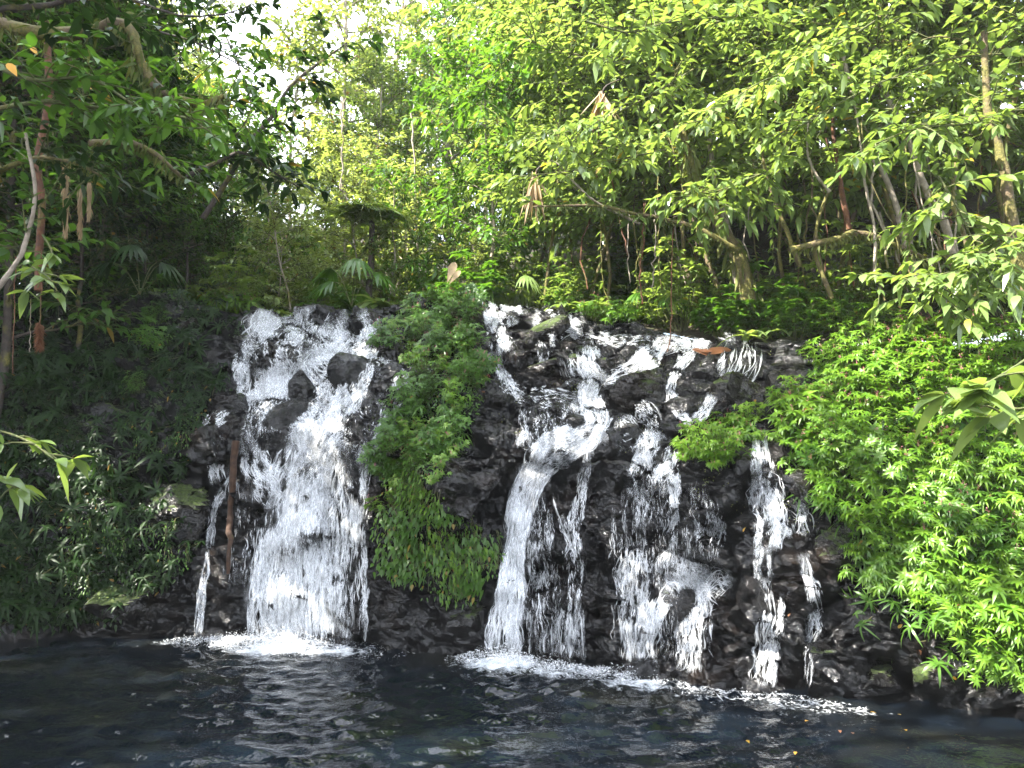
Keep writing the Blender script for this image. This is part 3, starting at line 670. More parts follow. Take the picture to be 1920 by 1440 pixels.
def say(o, p, looks, cat, group):
    """ a label of its own: size, a true look of this kind, and where it stands """
    s_ = o.scale.x; size = 'small' if s_ < .72 else 'large' if s_ > 1.08 else ''
    ws = where(p)
    for w_ in ws:
        for l in looks:
            t = f'{size} {l} {w_}'.strip()
            if t.split()[0] == t.split()[1]: t = t.split(' ', 1)[1]
            if t not in USED and len(t.split()) <= 16: USED[t] = 1; return tag(o, t, cat, group)
    t = [f'{looks[0]} {w_}' for w_ in ws if len(f'{looks[0]} {w_}'.split()) <= 16]; tag(o, t[0] if t else looks[0], cat, group)

# ------------------------------------------------------------------ kinds of plants
def whorl_shrub(name, rg, n=26, rad=.34, h=.34, L=.13, Wd=.034, lm=None, flowers=0, droop=.55):
    t = empty(name); st, lf, fl = MB(), MB(), MB()
    for i in range(n):
        a = rg.uniform(0, 6.283); r = rad * math.sqrt(rg.random()); hh = h * (1.05 - .6 * (r / rad) ** 2) * rg.uniform(.6, 1.1)
        tip = np.array([r * math.cos(a), r * math.sin(a), hh]); p = wob((tip[0] * .2, tip[1] * .2, -.04), tip, rg, .06, 5)
        tube(st, p, np.linspace(.006, .003, 5), 4)
        for lev, k in ((1.0, int(rg.integers(8, 12))), (.72, 5), (.45, 3)):
            b = p[0] + (p[-1] - p[0]) * lev; aa = np.arange(k) * 2.4 + rg.uniform(0, 6)
            d = np.stack([np.cos(aa), np.sin(aa), rg.uniform(.15, .75, k)], 1) + np.array([math.cos(a), math.sin(a), 0]) * .25
            leaves(lf, np.repeat(b[None], k, 0), d, (0, 0, 1), L * rg.uniform(.6, 1.15, k), Wd * rg.uniform(.8, 1.2, k), droop * rg.uniform(.5, 1.4, k), .22, 'lance')
        if flowers and rg.random() < flowers:
            q = tip + np.array([0, 0, .01]); m = 10
            leaves(fl, q + rg.normal(0, .006, (m, 3)) + np.array([0, 0, 1]) * rg.uniform(0, .06, (m, 1)), rdir(rg, m, .8), (0, 0, 1), .014, .009, 0, .2, 'dia')
    lf.build('foliage', lm or L_BRIGHT, t); st.build('stem', B_STEM, t)
    if fl.v: fl.build('flowers', L_PINK, t)['kind'] = 'stuff'
    return t
def rosette_fern(name, rg, n=3, L=.26, Wd=.032, k=(7, 12), droop=.9, lm=None, spread=.2):
    t = empty(name); lf, st = MB(), MB()
    for i in range(n):
        b = np.array([rg.normal(0, spread), rg.normal(0, spread), rg.uniform(.03, .16)]); m = int(rg.integers(*k)); a = rg.uniform(0, 6) + np.arange(m) * 2.4
        d = np.stack([np.cos(a), np.sin(a), rg.uniform(.1, .8, m)], 1)
        leaves(lf, np.repeat(b[None], m, 0), d, (0, 0, 1), L * rg.uniform(.55, 1.15, m), Wd * rg.uniform(.7, 1.3, m), droop * rg.uniform(.6, 1.4, m), .2, 'strap')
        tube(st, wob((0, 0, -.05), b, rg, .05, 4), .005, 4)
    lf.build('foliage', lm or L_DARK, t); st.build('stem', B_STEM, t); return t
def hanging_clump(name, rg, n=34, w=.2, h=.3, L=.085, Wd=.045, lm=None):
    """ leaves hanging in overlapping tiers down a rock face; local -y faces out """
    t = empty(name); lf, st = MB(), MB()
    for s_ in range(6):
        x0 = rg.uniform(-w, w); tube(st, spline([(x0, .03, .02), (x0 + rg.normal(0, .02), -.05, -.02), (x0 + rg.normal(0, .04), -.06, -h * rg.uniform(.6, 1))], 6), .003, 4)
    x = rg.uniform(-w, w, n); z = -h * rg.random(n); p = np.stack([x, -.03 - .07 * rg.random(n), z], 1)
    d = np.stack([rg.normal(0, .4, n), rg.uniform(-.9, -.2, n), rg.uniform(-1, .1, n)], 1)
    leaves(lf, p, d, np.array([0, -.75, .65]) + rg.normal(0, .25, (n, 3)), L * rg.uniform(.6, 1.25, n), Wd * rg.uniform(.7, 1.2, n), .5, .2, 'ovate')
    lf.build('foliage', lm or L_BRIGHT, t); st.build('stem', B_STEM, t); return t
def tree(name, rg, H=10, base=3.5, cr=2.0, tr=.12, L=.2, Wd=.085, limbs=16, twigs=9, tl=.8, step=.07, lm=None, bm=None, shape='ovate', droop=.45, lean=.4, ell=1.0, upw=.25, nlow=0):
    t = empty(name); tk, cw = MB(), MB()
    top = np.array([rg.normal(0, lean), rg.normal(0, lean), H]); p = wob((0, 0, -.3), top, rg, .10, 12)
    tube(tk, p, np.linspace(tr, tr * .25, 12), 7)
    for i in range(limbs):
        z = base + (H - base) * ((i + rg.random()) / limbs) ** .9; f = (z - base) / (H - base)
        b = np.array([np.interp(z, p[:, 2], p[:, k]) for k in range(3)]); a = i * 2.4 + rg.uniform(-.5, .5)
        r = cr * rg.uniform(.55, 1.1) * (1.0 - .65 * f ** 2) * (.7 + .3 * min(1, f * 4))
        e = b + np.array([r * math.cos(a), r * math.sin(a), upw * r * rg.uniform(.4, 2) + .3 * f])
        q = wob(b, e, rg, .16, 7, -.05); tube(tk, q, np.linspace(tr * .3, tr * .07, 7), 5)
        for j in range(twigs):
            u = rg.uniform(.25, 1) * 6; k = int(min(u, 5)); s0 = q[k] + (q[k + 1] - q[k]) * (u - k)
            d = rdir(rg, 1, .15)[0] + (e - b) / r * .7; e2 = s0 + d / np.linalg.norm(d) * tl * rg.uniform(.5, 1.2)
            w = wob(s0, e2, rg, .12, 5, -.12); tube(cw, w, np.linspace(.012, .004, 5), 3, 1)
            twig_leaves(cw, w, rg, L, Wd, step, shape, droop)
    tk.build('trunk', bm or B_PALE, t); cw.build('crown', [lm or L_FAR, B_STEM], t); return t
def branch(name, pts, rg, r0=.03, r1=.008, twigs=14, tl=.5, L=.15, Wd=.07, step=.07, lm=None, bm=None, shape='ovate', droop=.4, start=.2, sides=6, moss=0, up=.15, group=None, label=None, cat='branch', ft=(0, 0, 0), extra=None):
    """ one limb from its polyline with leafy twigs along it """
    pts = spline(pts, 22); o = pts[0].copy(); q = pts - o; q[1:-1] += .35 * r0 * np.cumsum(rg.normal(0, .5, (20, 3)), 0) * np.sin(np.linspace(0, math.pi, 20))[:, None]
    t = empty(name, tuple(o)); bk, lf = MB(), MB(); tube(bk, q, np.linspace(r0, r1, 22) * rg.uniform(.9, 1.15, 22), sides)
    for j in range(twigs):
        u = (start + (1 - start) * (j + rg.random()) / twigs) * 20.9; k = int(u); s0 = q[k] + (q[k + 1] - q[k]) * (u - k)
        tg = q[min(k + 1, 21)] - q[max(k - 1, 0)]; tg /= np.linalg.norm(tg)
        d = rdir(rg, 1, up)[0] + tg * .6; e = s0 + d / np.linalg.norm(d) * tl * rg.uniform(.4, 1.2); w = wob(s0, e, rg, .12, 5, -.1)
        tube(lf, w, np.linspace(.008, .003, 5), 4, 1); twig_leaves(lf, w, rg, L, Wd, step, shape, droop)
    bk.build('limb', bm or B_MOSSY, t)
    if lf.v: lf.build('foliage', [lm or L_BROAD, B_STEM], t)
    if moss:
        mb = MB(); k = rg.integers(0, 21, moss); f = rg.random(moss)[:, None]; p = q[k] * (1 - f) + q[k + 1] * f; p = p + rg.normal(0, r0 * .6, (moss, 3))
        leaves(mb, p, np.array([0, 0, -1]) + rg.normal(0, .45, (moss, 3)), rg.normal(0, 1, (moss, 3)), r0 * rg.uniform(.8, 2.6, moss), r0 * .5, .3, .1, 'dia'); mb.build('moss', L_MOSS, t)['kind'] = 'stuff'
    if label: tag(t, label, cat, group)
    return t
def tree_fern(name, rg, H=1.5, n=11, L=1.0, lm=None):
    t = empty(name); tk = MB(); tube(tk, wob((0, 0, -.2), (.05, 0, H), rg, .04, 7), np.linspace(.07, .05, 7), 7); tk.build('trunk', B_DARK, t)
    for i in range(n):
        fr = MB(); a = i * 6.283 / n + rg.uniform(-.2, .2); l = L * rg.uniform(.8, 1.1); u = np.linspace(0, 1, 26)[:, None]; dr = rg.uniform(.75, 1.15)
        s = np.array([.05, 0, H]) + np.hstack([u * l * math.cos(a), u * l * math.sin(a), l * (.75 * u - dr * u ** 2)])
        tube(fr, s[::3], np.linspace(.010, .002, len(s[::3])), 4, 1); tg = np.gradient(s, axis=0); sd = np.cross(tg, [0, 0, 1.]); sd /= np.linalg.norm(sd, axis=1, keepdims=True); tg /= np.linalg.norm(tg, axis=1, keepdims=True)
        for sg in (-1, 1):
            pl = .28 * l * np.sin(np.clip(u[2:, 0] * 1.15 + .15, 0, 1) * math.pi) ** .7 + .02; m = len(pl)
            d = sd[2:] * sg + tg[2:] * .45
            for j in range(6):
                f = (j + .5) / 6; b = s[2:] + d * (pl * f)[:, None]
                for s2 in (-1, 1):
                    leaves(fr, b, tg[2:] * s2 * .8 + sd[2:] * sg * .5, (0, 0, 1), pl * .34 * (1.15 - f), pl * .13, .3, .05, 'dia')
        fr.build('frond', [lm or L_MID, B_STEM], t)
    return t
def fan_palm(name, rg, n=5, H=.7, L=.55, lm=None, arch=.8):
    t = empty(name)
    for i in range(n):
        mb = MB(); a = i * 6.283 / n + rg.uniform(-.3, .3); h = np.array([math.cos(a), math.sin(a), 0.])
        e = h * H * rg.uniform(.5, .9) + np.array([0, 0, H * rg.uniform(.5, 1.1)]); s = spline([(0, 0, -.05), e * .5 + np.array([0, 0, .12]), e], 8); tube(mb, s, .008, 4, 1)
        k = 11; an = np.linspace(-1.25, 1.25, k); sd = np.cross(h, [0, 0, 1.])
        d = h * np.cos(an)[:, None] + sd * np.sin(an)[:, None] + np.array([0, 0, -.15])
        leaves(mb, np.repeat(e[None], k, 0), d, (0, 0, 1), L * (1 - .25 * np.abs(an)) * rg.uniform(.85, 1.1, k), L * .15, arch, .25, 'strap'); mb.build('frond', [lm or L_DARK, B_STEM], t)
    return t
def vine(name, pts, rg, r=.008, L=.0, lm=None, bm=None, label=None, group=None, cat='vine', n=16):
    q = spline(pts, n); o = q[0].copy(); t = empty(name, tuple(o)); mb = MB(); q = q - o; q[1:-1] += rg.normal(0, r * 1.2, (n - 2, 3)); tube(mb, q, r, 5); mb.build('stem', bm or B_RED, t)
    if L:
        lf = MB(); k = n * 2; u = rg.uniform(0, n - 1.01, k); i = u.astype(int); p = q[i] + (q[i + 1] - q[i]) * (u - i)[:, None]
        leaves(lf, p, rdir(rg, k, -.4), (0, 0, 1), L * rg.uniform(.6, 1.1, k), L * .45, .5, .15, 'ovate'); lf.build('foliage', lm or L_BROAD, t)
    if label: tag(t, label, cat, group)
    return t
PARK = []
def place(proto, i, loc, rz, s, tilt=(0, 0)):
    """ the first one is the plant itself, the others are copies """
    if proto not in PARK: PARK.append(proto); o = proto
    else: o = copy_tree(proto)
    o.location = tuple(loc); o.rotation_euler = (tilt[0], tilt[1], rz); o.scale = (s, s, s); return o
def inside(poly, x, y):
    c = False; n = len(poly)
    for i in range(n):
        x0, y0 = poly[i]; x1, y1 = poly[i - 1]
        if (y0 > y) != (y1 > y) and x < (x1 - x0) * (y - y0) / (y1 - y0) + x0: c = not c
    return c
def spots(poly, n, rg, mind=30, tries=60):
    xs = [p[0] for p in poly]; ys = [p[1] for p in poly]; out = []
    for _ in range(n * tries):
        if len(out) >= n: break
        x, y = rg.uniform(min(xs), max(xs)), rg.uniform(min(ys), max(ys))
        if not inside(poly, x, y) or any((x - a) ** 2 + ((y - b) * 1.3) ** 2 < mind ** 2 for a, b in out): continue
        out.append((x, y))
    return out
def cover(name, label, poly, n, rg, L=.05, Wd=.03, k=4, lm=None, shape='ovate', up=.6, droop=.4, off=.02, dens_noise=0):
    mb = MB()
    P, D, U = [], [], []
    for _ in range(n * 3):
        if len(P) >= n * k: break
        xs = [p[0] for p in poly]; ys = [p[1] for p in poly]; x, y = rg.uniform(min(xs), max(xs)), rg.uniform(min(ys), max(ys))
        if not inside(poly, x, y): continue
        if dens_noise and fbm(np.array([[x / 60, y / 45, 0.]]), 3, dens_noise)[0] < rg.uniform(-.35, .25): continue
        p, nn = hit(x, y)
        if p is None or p.z < .12: continue
        for j in range(k):
            d = Vector(rg.normal(0, 1, 3)); d = (d - nn * d.dot(nn)).normalized() + nn * rg.uniform(.1, .9)
            P.append(p + nn * rg.uniform(0, off) + Vector(rg.normal(0, .03, 3))); D.append(d); U.append(nn + Vector((0, 0, up)))
    m = len(P); leaves(mb, [tuple(a) for a in P], [tuple(a) for a in D], np.array([tuple(a) for a in U]), L * rg.uniform(.5, 1.3, m), Wd * rg.uniform(.6, 1.2, m), droop * rg.uniform(.3, 1.4, m), .15, shape)
    return tag(mb.build(name, lm or L_MID), label, 'ground plants', None, 'stuff')

# ------------------------------------------------------------------ the trees whose crowns shade the falls, left bank
rg = np.random.default_rng(101)
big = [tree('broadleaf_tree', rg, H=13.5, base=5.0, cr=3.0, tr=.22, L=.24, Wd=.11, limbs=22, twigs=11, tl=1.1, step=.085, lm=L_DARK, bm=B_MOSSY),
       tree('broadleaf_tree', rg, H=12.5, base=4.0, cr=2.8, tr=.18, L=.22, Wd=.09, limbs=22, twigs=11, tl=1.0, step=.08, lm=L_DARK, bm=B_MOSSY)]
for i, (x, y, s) in enumerate([(-7.6, 10.4, .50), (-8.6, 8.2, .68), (-9.2, 6.3, .80), (-10.9, 9.0, .7), (-10.2, 4.2, 1.0), (-11.5, 2.0, 1.1), (-11.8, 6.6, .8)]):
    o = place(big[i % 2], i, drop(x, y), rg.uniform(0, 6), s)
    say(o, (x + 1.5, y, 8.5), ['tall dark broad-leaved tree with mossy trunk shading the left bank', 'second tall dark tree leaning over the left bank', 'dense dark-leaved tree standing behind the left bank'], 'tree', 'tall dark trees on the left bank')

# the rest of the clearing's rim, round the near side of the pool
for i, (x, y, s) in enumerate([(-11.0, -1.5, 1.0), (-8.5, -6.5, 1.05), (-3.0, -9.0, 1.0), (3.0, -9.5, 1.05), (8.0, -7.0, 1.0), (10.5, -2.5, 1.0), (11.0, 2.5, .9), (-14, 3, 1.2), (-13, -7, 1.25), (0, -14, 1.3), (13, -8, 1.25), (15, 1, 1.2), (-6, -13.5, 1.25), (7, -13.5, 1.25), (14, 7, 1.0)]):
    o = place(big[i % 2], i, (x, y, 1.0), rg.uniform(0, 6), s * rg.uniform(.95, 1.05)); tag(o, 'tall dark broad-leaved tree on the near rim of the clearing, behind the viewer', 'tree', 'tall dark trees round the near side of the pool')
# ------------------------------------------------------------------ the sunlit forest behind
rg = np.random.default_rng(202)
far = [tree('forest_tree', rg, H=12, base=1.6, cr=2.3, tr=.11, L=.22, Wd=.095, limbs=28, twigs=14, tl=.85, step=.07),
       tree('forest_tree', rg, H=10, base=.5, cr=1.9, tr=.09, L=.17, Wd=.075, limbs=30, twigs=14, tl=.75, step=.06, lm=L_MID),
       tree('forest_tree', rg, H=14, base=4.0, cr=2.2, tr=.13, L=.26, Wd=.08, limbs=24, twigs=14, tl=.9, step=.07, shape='lance', droop=.9),
       tree('forest_tree', rg, H=7, base=.3, cr=1.6, tr=.06, L=.17, Wd=.08, limbs=26, twigs=14, tl=.7, step=.06, lm=L_BROAD),
       tree('forest_tree', rg, H=8, base=.3, cr=1.3, tr=.06, L=.20, Wd=.065, limbs=26, twigs=13, tl=.65, step=.065, shape='lance', droop=.8, lm=L_MID)]
look = [['tall sunlit tree with a broad loose crown', 'big pale-trunked forest tree'], ['bushy mid-green tree leafy to the ground', 'rounded leafy forest tree'], ['high slender tree with long drooping leaves', 'thin tall tree with narrow hanging leaves'], ['low bright leafy tree', 'small broad-leaved sunlit tree'], ['slim young tree with narrow leaves', 'narrow leafy sapling']]
far += [tree('forest_tree', rg, H=3.4, base=.2, cr=1.25, tr=.035, L=.15, Wd=.07, limbs=20, twigs=11, tl=.5, step=.055, lm=L_FAR),
        tree('forest_tree', rg, H=3.8, base=.3, cr=1.1, tr=.035, L=.20, Wd=.055, limbs=18, twigs=10, tl=.5, step=.06, shape='lance', droop=.7, lm=L_MID),
        tree('forest_tree', rg, H=5.4, base=.5, cr=1.5, tr=.05, L=.17, Wd=.08, limbs=22, twigs=12, tl=.6, step=.06, lm=L_FAR)]
look += [['low rounded sunlit tree', 'short bushy tree'], ['short narrow-leaved tree', 'low feathery tree'], ['medium leafy tree glowing in the sun', 'medium rounded tree']]
nfar = 0
for y, kinds, dx, s0 in [(13.5, (5, 6), 1.0, .62), (15.2, (5, 6, 7), 1.25, .85), (17.4, (5, 6, 7), 1.5, 1.0), (20, (7, 3, 4), 1.8, .95), (23, (7, 3, 4, 1), 2.0, 1.0), (27, (3, 4, 1, 2), 2.5, 1.0), (32, (1, 0, 2, 3), 3.0, 1.0), (39, (0, 1, 2), 4.0, 1.1)]:
    w_ = y * .80
    for x in np.arange(-w_, w_, dx):
        xx = x + rg.uniform(-.4, .4) * dx; yy = y + rg.uniform(-1, 1) * min(1.6, y * .05); px = 960 + F * xx / yy
        if px > (1000 if y < 19 else 1500): continue                 # the right slope is planted below
        k = int(rg.choice(kinds)); s = s0 * rg.uniform(.8, 1.2)
        if px < 330 and y < 19: s *= 1.25
        p = drop(xx, yy); topz = p.z + (12, 10, 14, 7, 8, 3.4, 3.8, 5.4)[k] * s
        lim = CAMZ + (HOR - (300 if 400 < px < 610 else 85 if px < 720 else -40)) / F * yy
        if topz > lim and y > 19: s *= max(.35, (lim - p.z) / (topz - p.z))
        o = place(far[k], nfar, p, rg.uniform(0, 6.28), s); nfar += 1
        say(o, p + Vector((0, 0, 2 * s)), [l + (' behind the falls' if y < 20 else ' far back') for l in look[k]], 'tree', 'sunlit forest trees behind the falls')
for i, (px, y, k, s) in enumerate([(655, 21, 0, .95), (760, 24, 2, .95), (850, 20, 1, .9), (290, 17, 2, .75), (930, 23, 0, 1.0)]):   # a few that stand above the rest
    xx = (px - 960) / F * y; p = drop(xx, y); o = place(far[k], nfar, p, rg.uniform(0, 6.28), s); say(o, p + Vector((0, 0, 6)), ['emergent tall tree with a pale trunk', 'tall tree standing above its neighbours'], 'tree', 'sunlit forest trees behind the falls')
# shaded trees along the top of the left bank
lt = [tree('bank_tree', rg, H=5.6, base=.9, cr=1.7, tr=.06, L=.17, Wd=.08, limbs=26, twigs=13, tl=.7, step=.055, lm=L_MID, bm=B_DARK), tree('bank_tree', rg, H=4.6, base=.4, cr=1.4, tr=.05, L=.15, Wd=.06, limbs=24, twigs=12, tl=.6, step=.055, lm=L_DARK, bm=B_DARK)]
for i, (px, y, k, s) in enumerate([(30, 10.8, 0, .95), (-90, 9.6, 1, 1.0), (110, 11.6, 1, .95), (180, 11.0, 0, .8), (260, 12.0, 1, .6), (330, 12.6, 0, .42), (60, 12.6, 0, 1.1), (200, 13.2, 0, .7), (-40, 11.6, 0, 1.1), (140, 10.2, 1, .75), (60, 10.3, 1, 1.25), (160, 11.6, 1, 1.2), (-30, 9.4, 0, 1.1), (240, 12.4, 1, .8), (400, 12.9, 1, .36), (290, 14.2, 0, .6)]):
    x = (px - 960) / F * y; p = drop(x, y); o = place(lt[k], i, p, rg.uniform(0, 6.28), s); say(o, p + Vector((0, 0, 2.5 * s)), [['dark-stemmed leafy tree on top of the left bank', 'leafy shaded tree over the left bank'], ['dense dark tree on top of the left bank', 'low dark tree over the left bank']][k], 'tree', 'shaded trees on the left bank')

# ------------------------------------------------------------------ the big-leaved wood on the right slope
rg = np.random.default_rng(303)
rt = [tree('broad_leaved_tree', rg, H=6.2, base=1.3, cr=1.9, tr=.034, L=.18, Wd=.085, limbs=26, twigs=12, tl=.75, step=.065, lm=L_BROAD, bm=B_MOSSY, droop=.55, upw=.1, lean=1.0),
      tree('broad_leaved_tree', rg, H=7.0, base=1.6, cr=2.1, tr=.038, L=.15, Wd=.07, limbs=32, twigs=13, tl=.8, step=.06, lm=L_BROAD, bm=B_MOSSY, droop=.5, upw=.05, lean=1.1),
      tree('broad_leaved_tree', rg, H=5.0, base=.7, cr=1.5, tr=.04, L=.18, Wd=.075, limbs=24, twigs=11, tl=.7, step=.06, lm=L_MID, bm=B_PALE, droop=.6, lean=.8)]
rl = [['large-leaved glossy tree on the right slope', 'sunlit tree with big pale leaves'], ['wide tree with many oval leaves and mossy trunk', 'spreading leafy tree over the dark understorey'], ['small bright leafy tree on the slope', 'young tree with dense green leaves']]
P_RIGHT = [(930, 13.6, 2, 1.0), (1010, 13.0, 0, 1.0), (1080, 12.4, 1, .95), (1150, 12.0, 0, 1.0), (1230, 11.6, 1, 1.0), (1310, 11.1, 0, 1.0), (1390, 10.8, 1, 1.0), (1470, 10.6, 0, 1.0), (1550, 10.3, 1, 1.0),
           (1630, 10.2, 0, 1.0), (1710, 9.9, 1, .95), (1790, 9.8, 0, 1.0), (1870, 9.4, 1, .95), (1950, 9.2, 0, 1.0), (2040, 8.8, 1, 1.0),
           (980, 15.4, 1, 1.15), (1100, 14.8, 0, 1.25), (1220, 14.2, 1, 1.2), (1340, 13.6, 0, 1.3), (1460, 13.2, 1, 1.2), (1580, 13.0, 0, 1.3), (1700, 12.6, 1, 1.2), (1830, 12.4, 0, 1.3), (1960, 12, 1, 1.2),
           (1060, 17, 0, 1.5), (1240, 17, 1, 1.5), (1420, 16.5, 0, 1.6), (1600, 16, 1, 1.5), (1800, 16, 0, 1.6)]
for i, (px, y, k, s) in enumerate(P_RIGHT):
    x = (px - 960) / F * y; p = drop(x, y); o = place(rt[k], i, p, rg.uniform(0, 6.28), s * rg.uniform(.92, 1.08))
    say(o, p + Vector((0, 0, 3.2 * s)), rl[k], 'tree', 'big-leaved trees on the right slope')

# ------------------------------------------------------------------ boulders
def boulder(px, py, wpx, hpx, rg, label, m=None, name='boulder', flat=1.0, sink=.35, rz=None, facets=9, tilt=0):
    p, n = hit(px, py)
    if p is None: return None
    s = (p - CAM).length / F; a, b = wpx * s / 2, hpx * s / 2
    mb = MB(); nu, nv = 40, 28; u = np.linspace(0, 2 * math.pi, nu, endpoint=False); v = np.linspace(.02, math.pi - .02, nv)
    d = np.stack([np.cos(u)[:, None] * np.sin(v), np.sin(u)[:, None] * np.sin(v), np.cos(v)[None] * np.ones((nu, 1))], -1).reshape(-1, 3)
    fn = rg.normal(0, 1, (facets, 3)); fn /= np.linalg.norm(fn, axis=1, keepdims=True); fd = rg.uniform(.5, .9, facets)
    r = np.min(np.where(d @ fn.T > .05, fd / np.maximum(d @ fn.T, .05), 9), axis=1); r = np.minimum(r, 1.12); r = r * (1 + .05 * fbm(d * 3 + px, 4, 3))
    q = d * r[:, None] * np.array([a, (a + b) * .5 * flat, b]); ct, st = math.cos(tilt), math.sin(tilt)
    q = np.stack([q[:, 0] * ct - q[:, 2] * st, q[:, 1], q[:, 0] * st + q[:, 2] * ct], 1)
    i = np.arange(nu)[:, None] * nv + np.arange(nv - 1)[None]; j = ((np.arange(nu) + 1) % nu)[:, None] * nv + np.arange(nv - 1)[None]
    mb.add(q, np.stack([i, j, j + 1, i + 1], -1).reshape(-1, 4)); o = mb.build(name, m or M_BOULD, None, False); c = p - n * (sink * (a + b) * .5) + Vector((0, 0, 0)); o.location = c
    tag(o, label, 'boulder', 'boulders among the falls'); return o
rg = np.random.default_rng(404)
for a in [
 (1395, 745, 150, 110, 'large grey boulder with a green moss streak, below the upper right ledge', M_BMOSS), (1195, 735, 110, 80, 'moss-capped boulder in the middle of the right falls', M_BMOSS),
 (1040, 692, 120, 34, 'long flat mossy slab under the topmost chute', M_BMOSS), (650, 702, 84, 96, 'pale grey rock standing in the widest cascade', M_BOULD),
 (530, 800, 96, 150, 'tall dark rock splitting the lower part of the widest cascade', M_BOULD), (572, 745, 60, 116, 'narrow black rock between the two white arms of the cascade', M_BOULD),
 (735, 700, 76, 56, 'square black block at the right edge of the widest cascade', M_BOULD), (625, 930, 34, 50, 'small dark knob of rock in the lower white curtain', M_BOULD),
 (720, 645, 60, 50, 'mossy boulder beside the right lip of the widest cascade', M_BMOSS), (880, 690, 64, 60, 'dark blocky rock at the right edge of the green island', M_BMOSS),
 (940, 755, 70, 50, 'angular grey rock right of the green island, under the small jet', M_BOULD), (868, 930, 112, 116, 'great slanting grey slab above the hanging leaves', M_BOULD),
 (1000, 715, 70, 46, 'rounded brown rock in front of the flat mossy slab', M_BOULD), (890, 640, 50, 50, 'cracked brown block beside the topmost chute', M_BOULD),
 (1030, 615, 100, 46, 'low mossy hump splitting the water below the topmost chute', M_BMOSS), (1270, 770, 60, 60, 'dark overhanging rock beside the large grey boulder', M_BOULD),
 (1160, 820, 90, 54, 'black rounded rock right of the bend of the main stream', M_BOULD), (1060, 790, 56, 40, 'dark wet rock above the bend of the main stream', M_BOULD),
 (1285, 1120, 100, 100, 'big wet rock under the sunlit ledge in the right falls', M_BOULD), (1415, 1120, 70, 130, 'tall brown rock left of the narrow stepped stream foot', M_BOULD),
 (1500, 1130, 60, 60, 'black rock between the stepped stream and the last trickle', M_BOULD), (1590, 1180, 80, 60, 'glossy black rock near the foot of the right bank', M_BOULD),
 (1560, 1240, 80, 50, 'wet black rock at the waterline right of the last trickle', M_BOULD), (1660, 1270, 90, 50, 'low dark rock at the waterline below the right bank', M_BMOSS),
 (1760, 1285, 90, 46, 'mossy low rock at the right end of the shore', M_BMOSS), (1860, 1310, 90, 40, 'dark half-sunk rock in the bottom right of the shore', M_BOULD),
 (1575, 1000, 90, 90, 'round brown rock against the right bank foliage', M_BMOSS), (1500, 920, 50, 60, 'mossy rock beside the top of the stepped stream', M_BMOSS),
 (740, 1165, 80, 50, 'cracked dark block at the waterline between the two falls', M_BOULD), (870, 1160, 90, 80, 'smooth sunlit-spotted rock at the water left of the main stream', M_BOULD),
 (390, 850, 90, 70, 'glistening wet rock at the left corner of the widest cascade', M_BOULD), (330, 960, 110, 120, 'large smooth dark rock left of the lone thread of water', M_BMOSS),
 (420, 770, 70, 60, 'grey blocky rock at the left edge of the widest cascade', M_BOULD), (450, 640, 50, 50, 'mossy rock at the left lip of the widest cascade', M_BMOSS),
 (230, 1120, 130, 70, 'low dark rock at the foot of the left bank', M_BMOSS), (905, 900, 56, 40, 'jagged black rock left of the main stream bend', M_BOULD),
 (790, 790, 60, 50, 'mossy lump in the lower green island', M_BMOSS), (725, 835, 60, 50, 'dark rock below the green island beside the cascade', M_BOULD), (1130, 690, 60, 44, 'blocky dark rock right of the flat mossy slab', M_BOULD)]:
    boulder(a[0], a[1], a[2], a[3], rg, a[4], a[5], flat=.8, tilt=rg.uniform(-.3, .3))

# ------------------------------------------------------------------ shrubs of the right bank, the lip and the island
rg = np.random.default_rng(505)
def shrubset(lm, fl, k=3, **kw): return [whorl_shrub('leafy_shrub', rg, lm=lm, flowers=fl if i == 0 else 0, n=int(rg.integers(20, 30)), rad=rg.uniform(.3, .4), h=rg.uniform(.28, .42), **kw) for i in range(k)]
SB = shrubset(L_BRIGHT, .5, 3)
SM = shrubset(L_MID, .3, 2, L=.10, Wd=.026)
LKB = ['bright whorl-leaved shrub', 'sunny whorl-leaved shrub', 'spreading fresh green shrub', 'leafy light green shrub']
LKM = ['fine-leaved green bush', 'dense small-leaved bush', 'feathery green bush', 'low mid-green bush']
cnt = [0]
def plant(poly, n, protos, s, looks, cat, group, mind=34, tilt=.5, lift=0.0):
    for (x, y) in spots(poly, n, rg, mind):
        p, nn = hit(x, y)
        if p is None or p.z < .15: continue
        sc_ = rg.uniform(*s); k = protos[int(rg.integers(len(protos)))]
        o = place(k, cnt[0], p + nn * (lift - .03), rg.uniform(0, 6.28), sc_, (-nn.y * 0 + (-.1 - tilt * max(0, -nn.y) * rg.uniform(.3, 1)) * -1, 0)); cnt[0] += 1
        # lean out from the slope
        q = Vector((0, 0, 1)).lerp(nn, tilt * rg.uniform(.6, 1.1)).normalized().to_track_quat('Z', 'Y').to_matrix() @ Matrix.Rotation(rg.uniform(0, 6.28), 3, 'Z')
        o.rotation_euler = q.to_euler(); say(o, p, looks, cat, group)
BANK = [(1500, 720), (1560, 660), (1700, 625), (1940, 610), (1940, 1270), (1850, 1262), (1760, 1180), (1650, 1120), (1610, 1030), (1540, 950), (1500, 880), (1480, 800)]
SF = shrubset(L_BRIGHT, .3, 2, L=.085, Wd=.024)
SX = [whorl_shrub('leafy_shrub', rg, lm=L_BRIGHT, n=44, rad=.42, h=.34, L=.105, Wd=.022, droop=.85) for _ in range(2)]
BTOP = [(1500, 720), (1560, 660), (1700, 625), (1940, 610), (1940, 880), (1700, 900), (1500, 860), (1480, 800)]
BLOW = [(1500, 860), (1700, 880), (1940, 860), (1940, 1270), (1850, 1262), (1760, 1150), (1650, 1090), (1610, 1010), (1540, 950)]
